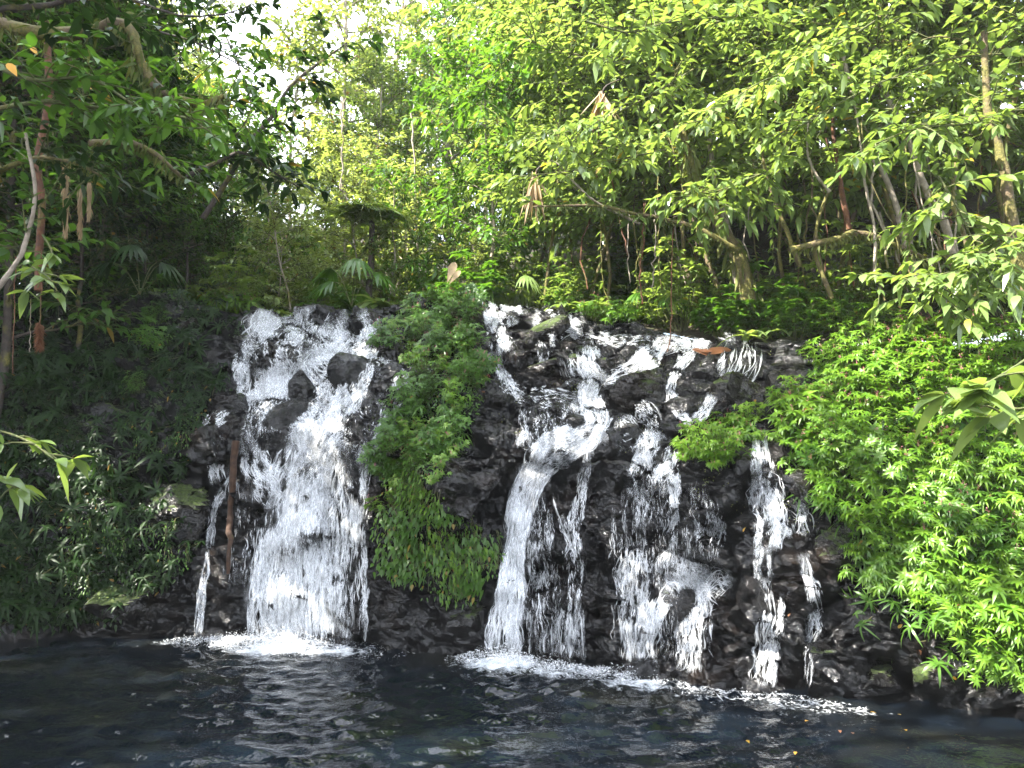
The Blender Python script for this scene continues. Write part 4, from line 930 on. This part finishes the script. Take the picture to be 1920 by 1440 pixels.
plant(BTOP, 90, SF + SF + SB[:1], (.55, 1.15), LKB, 'shrub', 'bright shrubs on the right bank', 26)
plant(BLOW, 70, SB[1:] + SX + SM[:1], (.5, 1.1), LKB, 'shrub', 'bright shrubs on the right bank', 40)
plant([(1300, 600), (1340, 560), (1480, 520), (1660, 560), (1660, 640), (1500, 620), (1400, 610)], 30, SF, (.7, 1.1), LKB, 'shrub', 'bright shrubs on the right bank', 30)
plant([(1285, 860), (1300, 815), (1400, 780), (1410, 800), (1380, 850), (1320, 885)], 8, SB[:1] + SF[:1], (.6, .85), ['bright bush with pink flower spikes growing on the rock'] + LKB, 'shrub', 'bright shrubs on the right bank', 28)
plant([(330, 545), (380, 520), (480, 525), (600, 530), (760, 530), (900, 520), (1080, 515), (1100, 545), (1010, 560), (900, 552), (730, 560), (640, 566), (500, 575), (440, 590)], 46, SM + SB[:1], (.8, 1.25), LKM, 'bush', 'low bushes along the lip of the falls', 30)
plant([(715, 645), (760, 565), (880, 545), (905, 585), (880, 625), (905, 690), (870, 750), (865, 830), (840, 880), (790, 920), (725, 900), (715, 850), (755, 780), (795, 700)], 64, SM + SM + SF[:1], (.45, .9), LKM, 'bush', 'bushes on the green rock island', 26)
plant([(1040, 560), (1250, 560), (1320, 600), (1250, 612), (1100, 600)], 16, SM + SB[1:2], (.6, 1.0), LKM, 'bush', 'low bushes along the lip of the falls', 30)
plant([(722, 830), (812, 830), (815, 925), (735, 970), (715, 930)], 14, SM + SF[:1], (.45, .8), LKM, 'bush', 'bushes on the green rock island', 22)
# ferny clumps
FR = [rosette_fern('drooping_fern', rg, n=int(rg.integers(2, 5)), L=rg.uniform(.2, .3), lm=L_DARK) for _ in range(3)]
FG = [rosette_fern('drooping_fern', rg, n=int(rg.integers(2, 5)), L=rg.uniform(.2, .28), lm=L_MID) for _ in range(2)]
LKF = ['dark strap-leaved clump', 'glossy dark fern-like clump', 'hanging tuft of long dark leaves', 'shaded drooping fern']
LBANK = [(-20, 470), (200, 470), (400, 530), (460, 580), (420, 650), (420, 720), (370, 810), (330, 880), (250, 950), (300, 1000), (345, 1040), (250, 1130), (100, 1155), (-20, 1170)]
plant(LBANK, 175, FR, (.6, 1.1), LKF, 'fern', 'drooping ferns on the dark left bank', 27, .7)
plant([(-20, 470), (430, 520), (470, 580), (430, 640), (380, 760), (-20, 700)], 34, SM[1:] + FR + FR, (.6, 1.0), ['shaded small-leaved bush', 'dark low bush with fine leaves'], 'bush', 'shaded bushes on the left bank', 34, .6)
plant([(740, 880), (800, 560), (890, 560), (880, 640), (800, 700), (860, 820)], 14, FG, (.6, .9), ['light green tuft of drooping strap leaves', 'fern tuft with long narrow leaves'], 'fern', 'ferns on the green rock island', 36, .6)
plant([(1520, 900), (1620, 1000), (1700, 1130), (1860, 1260), (1640, 1180), (1560, 1060)], 14, FG, (.5, .8), ['small fern tuft at the foot of the shrubs', 'low strap-leaved tuft in the shade'], 'fern', 'ferns on the right bank', 40, .6)
plant(BANK, 26, FG + FR[:1], (.5, .95), ['strap-leaved tuft among the bright shrubs', 'arching fern between the shrubs'], 'fern', 'ferns on the right bank', 44, .6)
# leaves hanging in tiers under the island
HG = [hanging_clump('hanging_plant', rg, n=46, L=(.045, .06, .09)[i], Wd=(.022, .026, .045)[i], lm=L_BRIGHT if i == 1 else L_MID) for i in range(3)]
for (x, y) in spots([(740, 920), (790, 890), (850, 960), (905, 1000), (930, 1060), (900, 1100), (800, 1095), (745, 1040), (725, 1000)], 44, rg, 18):
    p, nn = hit(x, y)
    if p is None: continue
    o = place(HG[int(rg.integers(3))], 0, p + nn * rg.uniform(.0, .12) + Vector((0, 0, .06)), math.atan2(nn.x, -nn.y) * .7 + rg.normal(0, .2), rg.uniform(.7, 1.1)); say(o, p, ['bright leaves hanging in tiers under the rock', 'tumbling curtain of small green leaves', 'hanging heart-leaved plant'], 'hanging plant', 'leafy plants hanging under the overhanging rock')
for (x, y) in spots([(150, 960), (330, 960), (370, 1020), (300, 1060), (200, 1100), (100, 1080)], 14, rg, 34) + spots([(250, 790), (370, 780), (350, 850), (250, 860)], 7, rg, 30):
    p, nn = hit(x, y); o = place(HG[0], 0, p + nn * .05, math.atan2(nn.x, -nn.y) * .7, rg.uniform(.6, .9)); say(o, p, ['creeping green plant on the dark rock', 'patch of small hanging green leaves', 'small-leaved creeper clinging to the bank'], 'hanging plant', 'creepers on the dark left bank')
# ground plants nobody could count
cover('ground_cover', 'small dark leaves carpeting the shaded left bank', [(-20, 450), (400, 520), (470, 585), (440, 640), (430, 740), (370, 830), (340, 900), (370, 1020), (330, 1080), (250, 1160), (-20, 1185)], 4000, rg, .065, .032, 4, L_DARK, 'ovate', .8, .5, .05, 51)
cover('ground_cover', 'fine bright leaves carpeting the sunlit right bank', BANK, 2200, rg, .06, .022, 4, L_MID, 'lance', .8, .5, .05, 57)
cover('ground_cover', 'small green leaves and moss on the rock island between the falls', [(710, 640), (760, 560), (900, 540), (910, 600), (880, 640), (910, 700), (870, 850), (850, 890), (750, 900), (715, 860), (760, 760), (780, 690)], 800, rg, .045, .02, 4, L_MID, 'ovate', .8, .5, .03, 52)
cover('ground_cover', 'low green plants lining the lip above the falls', [(300, 560), (380, 515), (760, 520), (1090, 510), (1330, 560), (1660, 560), (1660, 625), (1300, 605), (1080, 590), (1000, 545), (740, 560), (470, 575)], 1800, rg, .09, .04, 4, L_MID, 'ovate', .8, .5, .08)
cover('moss', 'green moss cushions on the rocks beside the water', [(700, 620), (920, 700), (1100, 700), (1450, 640), (1530, 900), (1640, 1150), (1900, 1290), (1500, 1000), (1000, 800), (720, 900)], 500, rg, .02, .012, 5, L_MOSS, 'dia', .8, .2, .01, 53)
# undergrowth in the woods behind
US = [rosette_fern('understorey_plant', rg, n=5, L=.5, Wd=.10, k=(6, 9), droop=.6, lm=L_BROAD, spread=.35), whorl_shrub('understorey_plant', rg, n=26, rad=.55, h=.8, L=.2, Wd=.075, lm=L_MID), rosette_fern('understorey_plant', rg, n=4, L=.8, Wd=.06, k=(8, 12), droop=.7, lm=L_DARK, spread=.3),
      whorl_shrub('understorey_plant', rg, n=30, rad=.7, h=1.1, L=.17, Wd=.07, lm=L_BROAD)]
LKU = [['soft-leaved clump', 'low broad-leaved undergrowth plant'], ['waist-high leafy bush', 'rounded undergrowth bush'], ['arching long-leaved clump', 'dark arching undergrowth plant'], ['tall leafy undergrowth shrub', 'loose broad-leaved shrub']]
for y, dx in ((12.6, .8), (13.8, .9), (15.2, 1.1), (17, 1.3), (19.5, 1.6), (23, 2.1), (28, 3.0)):
    for x in np.arange(-y * .7, y * .72, dx):
        xx = x + rg.uniform(-.4, .4) * dx; yy = y + rg.uniform(-.5, .5)
        if yy < np.interp(xx, TERR[:, 0], TERR[:, 4]) + .6: continue
        k = int(rg.choice([0, 1, 2, 3, 3])); p = drop(xx, yy); o = place(US[k], 0, p, rg.uniform(0, 6.28), rg.uniform(.8, 1.4)); say(o, p + Vector((0, 0, .4)), LKU[k], 'plant', 'undergrowth in the woods')
for _ in range(70):                                                     # right slope and left bank top
    xx = rg.uniform(.8, 8.5) if _ % 3 else rg.uniform(-8.5, -3.4); yy = np.interp(xx, TERR[:, 0], TERR[:, 4]) + rg.uniform(.3, 4.5)
    k = int(rg.choice([0, 1, 2, 3])); p = drop(xx, yy); o = place(US[k], 0, p, rg.uniform(0, 6.28), rg.uniform(.6, 1.1)); say(o, p + Vector((0, 0, .3)), LKU[k], 'plant', 'undergrowth in the woods')

# ------------------------------------------------------------------ limbs, trunks and vines that stand out
rg = np.random.default_rng(606)
def PL(pts, y): return [at(p[0], p[1], y + (p[2] if len(p) > 2 else 0)) for p in pts]
# right slope
branch('leaning_tree', PL([(1402, 565), (1386, 480), (1352, 425), (1322, 372), (1296, 320), (1280, 240)], 9.75), rg, .10, .045, 10, .6, .18, .09, .07, L_BROAD, B_MOSSY, start=.55, moss=260, label='stout leaning trunk thick with yellow moss rising from the rock ledge', cat='tree')
branch('leaning_tree', PL([(1392, 570), (1375, 490), (1360, 420), (1338, 350), (1330, 260)], 9.95), rg, .06, .03, 8, .6, .18, .09, .07, L_BROAD, B_PALE, start=.6, moss=80, label='paler thin trunk just behind the stout leaning mossy trunk', cat='tree')
branch('mossy_branch', PL([(1385, 470), (1300, 425), (1210, 402), (1120, 384), (1000, 388)], 9.6), rg, .04, .012, 7, .4, .15, .075, .08, L_BROAD, B_MOSSY, start=.3, moss=300, label='long horizontal mossy branch reaching left from the leaning trunk')
branch('bare_branch', PL([(1200, 420), (1120, 380), (1080, 345), (1050, 310), (1030, 300)], 9.7), rg, .018, .006, 8, .35, .13, .065, .08, L_BROAD, B_PALE, start=.3, label='thin bare branch rising left above the horizontal mossy branch')
SLIM = [([(1725, 540), (1690, 430), (1680, 390), (1642, 290), (1606, 205), (1580, 100)], 8.9, .045, B_PALE, 'slender white trunk lit by the sun in the right wood'),
        ([(1790, 500), (1770, 415), (1738, 370), (1700, 262), (1660, 180), (1640, 90)], 8.7, .05, B_PALE, 'pale trunk right of the slender white trunk'),
        ([(1920, 560), (1897, 425), (1880, 360), (1864, 270), (1850, 190), (1845, 60)], 7.6, .065, B_MOSSY, 'trunk furred with yellow moss at the right edge'),
        ([(1640, 520), (1640, 430), (1624, 350), (1618, 290), (1600, 180)], 8.6, .02, B_PALE, 'thin pale stem left of the slender white trunk'),
        ([(1592, 430), (1582, 380), (1570, 320), (1560, 230), (1562, 120)], 8.9, .035, B_RED, 'short brown stem behind the thin pale stem'),
        ([(1556, 360), (1538, 335), (1520, 290), (1515, 220)], 8.8, .02, B_PALE, 'crooked little white stem in the right wood'),
        ([(1500, 500), (1470, 420), (1440, 350), (1425, 260)], 9.4, .03, B_MOSSY, 'mossy thin trunk between the leaning trunk and the white trunk'),
        ([(1830, 560), (1815, 470), (1790, 380), (1795, 280)], 7.9, .03, B_MOSSY, 'mossy thin trunk just left of the right edge trunk'),
        ([(1560, 560), (1530, 470), (1545, 380), (1590, 300)], 9.0, .028, B_MOSSY, 'crooked mossy stem rising behind the bright ledge shrubs')]
for pts, y, r, bm, lb in SLIM:
    branch('slender_tree', PL(pts, y), rg, r, r * .5, 12, .6, .17, .085, .07, L_BROAD, bm, start=.62, moss=int(900 * r) if bm == B_MOSSY else 0, label=lb, cat='tree')
branch('fallen_limb', PL([(1480, 470), (1560, 450), (1620, 440), (1700, 470), (1760, 500)], 8.8), rg, .045, .025, 3, .3, .13, .06, .08, L_BROAD, B_MOSSY, moss=350, label='horizontal limb shaggy with yellow moss across the right wood', cat='branch')
for k, (pts, y, lb) in enumerate([
    ([(1100, 40), (1180, 60), (1260, 40), (1400, 30), (1500, 60)], 8.6, 'upper leafy branch with big sun-bleached leaves'),
    ([(1640, 40), (1560, 90), (1480, 130), (1400, 170), (1320, 230)], 8.0, 'leafy branch with large glossy leaves in full sun'),
    ([(1900, 100), (1780, 110), (1660, 150), (1560, 200), (1460, 260)], 7.8, 'long leafy branch sweeping left across the sunlit canopy'),
    ([(1920, 200), (1820, 230), (1720, 240), (1640, 270)], 7.2, 'leafy branch just below the long sweeping branch'),
    ([(1500, 300), (1420, 330), (1340, 360), (1270, 370)], 8.8, 'lower leafy branch drooping beside the leaning trunk'),
    ([(1300, 130), (1200, 190), (1120, 230), (1020, 260)], 9.4, 'leafy branch hanging over the dead grey palm leaves'),
    ([(1250, 280), (1160, 300), (1080, 320), (980, 330)], 9.6, 'leafy branch above the hanging bundle of dry leaves'),
    ([(1760, 330), (1800, 400), (1830, 470), (1850, 540)], 7.0, 'drooping spray of wide leaves in front of the right wood'),
    ([(1920, 420), (1860, 470), (1800, 520), (1730, 540)], 6.8, 'overexposed white-lit leafy spray above the sunlit mound'),
    ([(1010, 60), (960, 100), (920, 150), (900, 200)], 11.0, 'dark leafy bough hanging in the upper middle')]):
    branch('leafy_branch', PL(pts, y), rg, .011, .005, 30, .6, rg.uniform(.13, .18), .075, .05, L_BROAD if k < 9 else L_MID, B_STEM, start=.05, up=-.05, label=lb, group=None)
# overhanging boughs at upper left
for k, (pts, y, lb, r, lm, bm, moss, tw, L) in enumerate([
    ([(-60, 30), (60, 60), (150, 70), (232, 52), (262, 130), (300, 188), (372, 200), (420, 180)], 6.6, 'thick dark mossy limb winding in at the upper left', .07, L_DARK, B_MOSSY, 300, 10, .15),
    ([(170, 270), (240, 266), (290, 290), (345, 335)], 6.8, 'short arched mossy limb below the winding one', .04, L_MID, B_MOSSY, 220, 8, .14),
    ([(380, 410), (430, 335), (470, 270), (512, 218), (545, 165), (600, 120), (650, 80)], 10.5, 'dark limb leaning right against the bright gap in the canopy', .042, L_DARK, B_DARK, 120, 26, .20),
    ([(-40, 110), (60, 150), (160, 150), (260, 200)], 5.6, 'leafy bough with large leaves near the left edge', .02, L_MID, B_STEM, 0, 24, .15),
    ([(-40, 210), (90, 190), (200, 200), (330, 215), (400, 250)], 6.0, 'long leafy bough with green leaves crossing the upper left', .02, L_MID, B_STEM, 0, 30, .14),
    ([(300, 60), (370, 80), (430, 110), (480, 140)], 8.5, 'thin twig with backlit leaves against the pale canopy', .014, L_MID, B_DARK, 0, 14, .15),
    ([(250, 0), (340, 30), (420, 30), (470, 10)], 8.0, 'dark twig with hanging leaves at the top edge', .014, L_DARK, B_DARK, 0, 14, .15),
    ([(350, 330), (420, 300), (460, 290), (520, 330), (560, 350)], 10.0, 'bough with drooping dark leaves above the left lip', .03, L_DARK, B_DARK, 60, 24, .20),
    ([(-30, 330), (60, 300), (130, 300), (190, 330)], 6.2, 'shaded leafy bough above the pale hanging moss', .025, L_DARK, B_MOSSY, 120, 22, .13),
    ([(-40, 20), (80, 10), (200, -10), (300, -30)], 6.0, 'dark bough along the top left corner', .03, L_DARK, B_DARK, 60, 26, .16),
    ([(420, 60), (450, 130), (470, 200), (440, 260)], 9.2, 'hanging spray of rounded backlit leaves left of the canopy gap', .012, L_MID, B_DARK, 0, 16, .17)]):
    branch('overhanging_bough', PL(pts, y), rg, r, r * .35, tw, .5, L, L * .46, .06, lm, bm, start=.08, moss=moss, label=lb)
branch('red_trunk', PL([(72, 545), (74, 470), (82, 390), (78, 300), (95, 180), (85, 40)], 7.4), rg, .034, .036, 0, bm=B_RED, moss=90, label='red-barked trunk standing in the dark at the left edge', cat='tree')
branch('pale_branch', PL([(-20, 560), (12, 520), (38, 470), (50, 420), (62, 350), (48, 250)], 6.0), rg, .022, .012, 7, .3, .12, .065, .05, L_MID, B_PALE, start=.2, label='thin pale crooked branch at the left edge')
for pts, y, lb in [([(80, 440), (95, 470), (85, 500), (70, 540)], 5.6, 'drooping twig of round green leaves in front of the red trunk'), ([(60, 500), (90, 520), (110, 550)], 5.4, 'lower twig of dull green leaves beside the hanging red root'),
                   ([(-40, 800), (20, 815), (70, 838), (100, 860)], 4.2, 'pale green leaf spray reaching in at the left edge'), ([(-40, 890), (0, 900), (30, 915)], 4.3, 'lower pale green leaf spray at the left edge')]:
    branch('leafy_twig', PL(pts, y), rg, .008, .004, 4, .14, .15, .075, .05, L_BROAD, B_STEM, start=.3, label=lb)
branch('leafy_twig', PL([(1960, 650), (1900, 690), (1850, 720), (1810, 730)], 3.7), rg, .008, .004, 6, .16, .22, .115, .06, L_BROAD, B_STEM, start=.05, label='twig of large pale leaves hanging in from the right edge')
branch('leafy_twig', PL([(1960, 760), (1900, 770), (1860, 790)], 3.8), rg, .007, .004, 4, .16, .22, .11, .06, L_BROAD, B_STEM, start=.05, label='lower twig of large leaves hanging in from the right edge')
# hanging root with a red mossy end, pale hanging moss
vine('hanging_root', PL([(78, 470), (77, 540), (75, 605), (74, 650)], 6.0), rg, .004, label='hanging root with a red furry end over the dark left bank', cat='root')
mb = MB(); P0 = np.array([tuple(at(74, 606 + 46 * f, 6.0)) for f in rg.random(420)]); leaves(mb, P0 + rg.normal(0, .006, P0.shape), rdir(rg, 420, -.8), rg.normal(0, 1, (420, 3)), .045, .008, .3, .1, 'dia')
rt_ = [o for o in COL.objects if o.name.startswith('hanging_root')][0]; o = mb.build('root_tuft', L_BROWN, rt_); o.location = -rt_.location
for (px, y0, y1, w) in [(124, 300, 432, 9), (151, 350, 436, 6), (168, 340, 402, 5)]:
    mb = MB(); n = 260; f = rg.random(n); P0 = np.array([tuple(at(px + (rg.normal(0, w * .35)) * (1 - .5 * a), y0 + (y1 - y0) * a, 7.0)) for a in f]); o0 = P0[0].copy()
    leaves(mb, P0 - o0, np.array([0, 0, -1]) + rg.normal(0, .12, (n, 3)), rg.normal(0, 1, (n, 3)), .09, .010, .1, .1, 'dia')
    o = mb.build('hanging_moss', L_DRY); o.location = tuple(o0); tag(o, {124: 'longest strand of pale moss hanging under the left bough', 151: 'middle strand of pale hanging moss', 168: 'shortest strand of pale hanging moss, nearest the falls'}[px], 'moss strand', 'pale hanging moss strands')
# lianas
for k, (pts, y, r, bm, lb) in enumerate([
    ([(1264, 400), (1260, 480), (1259, 560), (1256, 630), (1246, 690)], 9.7, .008, B_RED, 'long red vine hanging to the rock by the small white slide'),
    ([(1645, 430), (1644, 500), (1648, 560), (1640, 610)], 8.2, .006, B_STEM, 'green vine hanging above the bright ledge shrubs'),
    ([(1208, 380), (1206, 450), (1200, 520), (1204, 570)], 10.0, .012, B_RED, 'brown rootlike vine in the dark under the right wood'),
    ([(1225, 390), (1228, 470), (1222, 540)], 10.2, .010, B_PALE, 'pale vine in the dark left of the leaning trunk'),
    ([(1180, 400), (1176, 470), (1182, 530)], 10.3, .008, B_PALE, 'thin vine in the dark behind the horizontal branch'),
    ([(1450, 340), (1448, 420), (1452, 500)], 9.2, .006, B_STEM, 'thin green vine right of the leaning trunk'),
    ([(770, 210), (776, 300), (778, 380), (784, 470)], 14.5, .02, B_PALE, 'pale liana hanging straight down in the sunlit forest'),
    ([(640, 190), (642, 280), (636, 370)], 14.0, .015, B_PALE, 'grey liana beside the tall grey-barked tree'),
    ([(850, 180), (846, 260), (850, 330)], 14.0, .015, B_PALE, 'thin liana in the sunlit forest above the island'),
    ([(1050, 200), (1046, 280), (1052, 340)], 11.0, .008, B_STEM, 'thin vine dangling near the dry leaf bundle'),
    ([(1700, 380), (1704, 450), (1700, 520)], 8.2, .008, B_MOSSY, 'mossy vine between the two pale trunks'),
    ([(1745, 420), (1748, 480), (1742, 560)], 7.8, .006, B_PALE, 'pale vine above the sunlit mound'),
    ([(29, 480), (27, 580), (24, 700)], 6.2, .004, B_RED, 'thin dark vine at the left edge'),
    ([(58, 560), (57, 620), (56, 660)], 6.0, .003, B_PALE, 'thread-thin rootlet beside the hanging red root')]):
    vine('vine', PL(pts, y), rg, r, .10 if k in (1, 5, 10) else 0, L_BROAD, bm, lb, 'vines and lianas')
for i in range(34):
    px = rg.uniform(1080, 1910); y = np.interp(px, [1080, 1500, 1910], [11.4, 9.3, 7.9]) + rg.uniform(-.3, 1.2); y0 = rg.uniform(200, 400); y1 = rg.uniform(470, 600); ln_ = rg.uniform(-90, 25)
    v = vine('thin_stem', PL([(px + ln_, y0), (px + ln_ * .6 + rg.normal(0, 8), y0 * .6 + y1 * .4), (px + rg.normal(0, 8), y0 * .25 + y1 * .75), (px + 10, y1)], y), rg, rg.uniform(.006, .016), .10 if i % 4 == 0 else 0, L_BROAD, (B_MOSSY, B_MOSSY, B_PALE, B_RED)[i % 4], n=14)
    say(v, at(px, (y0 + y1) / 2, y), [('yellow-brown mossy stem', 'yellow-brown leaning stem', 'pale thin stem', 'reddish thin stem')[i % 4]], 'stem', 'thin stems in the right wood')
# unseen boughs high over the pool, added to shade the lower right bank
for i, (y, z) in enumerate([(.8, 9.6), (2.0, 10.2), (3.2, 10.0), (4.2, 9.4)]):
    branch('overhanging_bough', [(-11, y - 1, z - 2), (-8, y - .4, z - .6), (-5, y, z), (-2.2, y + .4, z + .1)], rg, .07, .02, 44, .9, .20, .10, .06, L_DARK, B_DARK, start=.2, label=('first', 'second', 'third', 'fourth')[i] + ' unseen leafy bough added to shade the right bank, counting from the viewer', cat='branch')
# dead palm leaves
for (px, py, y, n, h, w, lb) in [(1003, 328, 10.2, 26, .62, .11, 'hanging bundle of dry grey leaves in the right canopy'), (1128, 176, 9.8, 40, .42, .22, 'drooping dead grey palm leaves high in the right canopy')]:
    t = empty('dead_leaf_bundle', tuple(at(px, py, y))); tag(t, lb, 'dead leaves'); lf, st = MB(), MB()
    leaves(lf, rg.normal(0, .02, (n, 3)), np.stack([rg.normal(0, w, n) * 2, rg.normal(0, w, n), -np.ones(n)], 1), rg.normal(0, 1, (n, 3)), h * rg.uniform(.6, 1.1, n), .05, .1, .3, 'strap'); lf.build('leaves', L_DRY, t)
    tube(st, spline([(0, 0, -.05), (.05, 0, .1), (.25, .1, .25)], 8), .012, 5); st.build('stalk', B_DARK, t)
mb = MB(); leaves(mb, [(0, 0, -.06), (.03, 0, -.08)], [(.35, -.1, 1.), (.55, -.2, .7)], [(0, -1, .2), (0, -1, .4)], [.38, .3], [.14, .10], .1, .2, 'obov'); o = mb.build('dead_leaf', L_DRY); o.location = tuple(at(838, 524, 11.3)); tag(o, 'big tan dead leaf standing above the green rock island', 'dead leaf')
# understorey specials
tf = tree_fern('tree_fern', rg, H=1.9, n=12, L=1.15, lm=L_BROAD); p = at(690, 520, 13.4); tf.location = (p.x, p.y, drop(p.x, p.y).z); tag(tf, 'tree fern with a thin dark trunk and spreading lacy fronds', 'tree fern')
TFX = to_px((tf.location.x, tf.location.y, tf.location.z + 1.9))
for (px, py, y, s, lm, lb) in [(265, 500, 10.2, .75, L_DARK, 'dark fan palm drooping on the left bank'), (660, 530, 12.4, .9, L_MID, 'pleated fan palm at the lip behind the widest cascade'), (960, 545, 12.7, .7, L_BROAD, 'bright fan palm above the topmost white chute'), (1230, 560, 10.9, .6, L_MID, 'fan palm in the dark under the right wood')]:
    f = fan_palm('fan_palm', rg, lm=lm); p = at(px, py, y); q = drop(p.x, p.y); f.location = (q.x, q.y, max(q.z, p.z - .35)); f.scale = (s, s, s); tag(f, lb, 'palm')
# things on the rock
lg = MB(); P1 = [hit(x, y) for x, y in ((446, 828), (440, 900), (436, 960), (434, 1020), (433, 1072))]; q = spline([p + Vector((0, -.07, 0)) for p, n in P1], 18); tube(lg, q + rg.normal(0, .008, q.shape), np.linspace(.05, .022, 18) * rg.uniform(.8, 1.2, 18), 8)
o = lg.build('upright_log', B_LOG); tag(o, 'upright brown log leaning against the left edge of the widest cascade', 'log')
fb = MB(); P1 = [hit(x, y)[0] for x, y in ((1298, 660), (1320, 664), (1345, 664), (1368, 662))]; q = spline([p + Vector((0, -.04, .03)) for p in P1], 10); d = np.gradient(q, axis=0)
leaves(fb, q[[0, 2, 4, 9, 7]], np.array([d[0], d[2], d[4], -d[9], -d[7]]) + rg.normal(0, .012, (5, 3)), (0, -.8, .6), [.34, .3, .26, .34, .25], .085, .05, .3, 'strap'); tube(fb, q, .010, 5); o = fb.build('fallen_frond', L_BROWN); tag(o, 'wet brown fallen frond lying on the upper right ledge', 'dead frond')
LF = [MB() for _ in range(2)]; [leaves(m_, [(0, 0, 0)], [(1, 0, .1)], (0, 0, 1), .07, .035, .2, .25, 'ovate') for m_ in LF]
LFM = [m_.mesh('fallen_leaf', c) for m_, c in zip(LF, (L_YELLOW, L_BROWN))]
def fallen(px, py, lb, k, s=1.0):
    p, n = hit(px, py)
    if p is None or p.z < 0.02: r_ = ray(px, py); p = CAM + r_ * ((.035 - CAMZ) / r_.z); n = Vector((0, 0, 1))
    o = bpy.data.objects.new('fallen_leaf', LFM[k]); COL.objects.link(o); o.location = p + n * .03; o.rotation_euler = (n.to_track_quat('Z', 'Y').to_matrix() @ Matrix.Rotation(rg.uniform(0, 6.28), 3, 'Z')).to_euler(); o.scale = (s, s, s); tag(o, lb, 'leaf', 'fallen leaves on rock and water')
for px, py, lb, k, s in [(1391, 705, 'yellow leaf on top of the large grey boulder', 0, 1), (1225, 707, 'orange leaf on the rim of the moss-capped boulder', 0, .9), (1420, 748, 'small orange leaf right of the large grey boulder', 0, .7),
    (910, 738, 'pinkish leaf on the rock right of the green island', 1, .8), (1025, 708, 'red-brown leaf below the flat mossy slab', 1, 1), (1480, 1160, 'tiny brown leaf on black rock by the last trickle', 1, .6), (1398, 1000, 'yellow leaf stuck in the right falls', 0, .8),
    (1685, 1180, 'orange leaf at the foot of the right bank shrubs', 0, .8), (1735, 1220, 'curled brown leaf on the mossy shore', 1, 1.3), (1788, 1262, 'pale leaf near the right end of the shore', 0, .8), (375, 806, 'tan leaf at the left corner of the widest cascade', 1, 1), (425, 595, 'yellowish leaf by the left lip', 0, 1.4),
    (285, 812, 'pale round leaf on the left bank', 0, .7), (180, 1030, 'bright yellow leaf hanging on the left bank', 0, 1.6), (122, 985, 'small yellow leaf low on the left bank', 0, 1.0), (1400, 1396, 'yellow leaf afloat nearest the bottom', 0, .7), (1510, 1360, 'yellow-green leaf afloat in the dark pool', 0, .7), (1632, 1342, 'small yellow leaf afloat on the right', 0, .7),
    (1700, 1378, 'green-yellow leaf afloat at far right', 0, .6), (1492, 1418, 'leaf afloat at the bottom edge', 0, .7), (1600, 1384, 'brownish leaf afloat in the dark corner', 1, .7), (1690, 1348, 'tiny leaf afloat near the shore', 0, .5), (1575, 1377, 'thin brown leaf afloat', 1, .7)]: fallen(px, py, lb, k, s)
for px, py, y, s, k, lb in [(14, 118, 5.0, 1.7, 0, 'large orange-yellow leaf at the left edge'), (142, 103, 5.6, 1.2, 0, 'yellow leaf on the long upper left bough'), (160, 165, 5.8, 1.0, 0, 'greenish yellow leaf below the other yellow leaf'), (218, 190, 5.9, 1.0, 0, 'orange leaf in the middle of the long bough'), (58, 88, 5.6, 1.3, 0, 'dull yellow leaf hanging near the left edge'), (105, 552, 5.4, 1.3, 1, 'brown leaf among the twig of dull green leaves')]:
    o = bpy.data.objects.new('turning_leaf', LFM[k]); COL.objects.link(o); o.location = tuple(at(px, py, y)); o.rotation_euler = (rg.uniform(.6, 1.2), rg.uniform(0, 1), rg.uniform(-.5, .5)); o.scale = (s, s, s); tag(o, lb, 'leaf', 'turning leaves on the left boughs')

# ------------------------------------------------------------------ thin haze added for the bright veil over the far trees
hm = bpy.data.materials.new('veil_haze'); hm.use_nodes = True; ht = hm.node_tree; ht.nodes.clear()
ho = ht.nodes.new('ShaderNodeOutputMaterial'); hv = ht.nodes.new('ShaderNodeVolumePrincipled')
hv.inputs['Color'].default_value = (.93, .97, 1, 1); hv.inputs['Density'].default_value = .0006; hv.inputs['Anisotropy'].default_value = .0
ht.links.new(hv.outputs[0], ho.inputs['Volume'])
hb = MB(); X0, X1, Y0, Y1, Z0, Z1 = -70, 70, -8, 110, -3, 48
hb.add([(x, y, z) for x in (X0, X1) for y in (Y0, Y1) for z in (Z0, Z1)], [[0, 1, 3, 2], [4, 6, 7, 5], [0, 4, 5, 1], [2, 3, 7, 6], [0, 2, 6, 4], [1, 5, 7, 3]])
tag(hb.build('haze', hm, None, False), kind='stuff')
cy.volume_bounces = 1
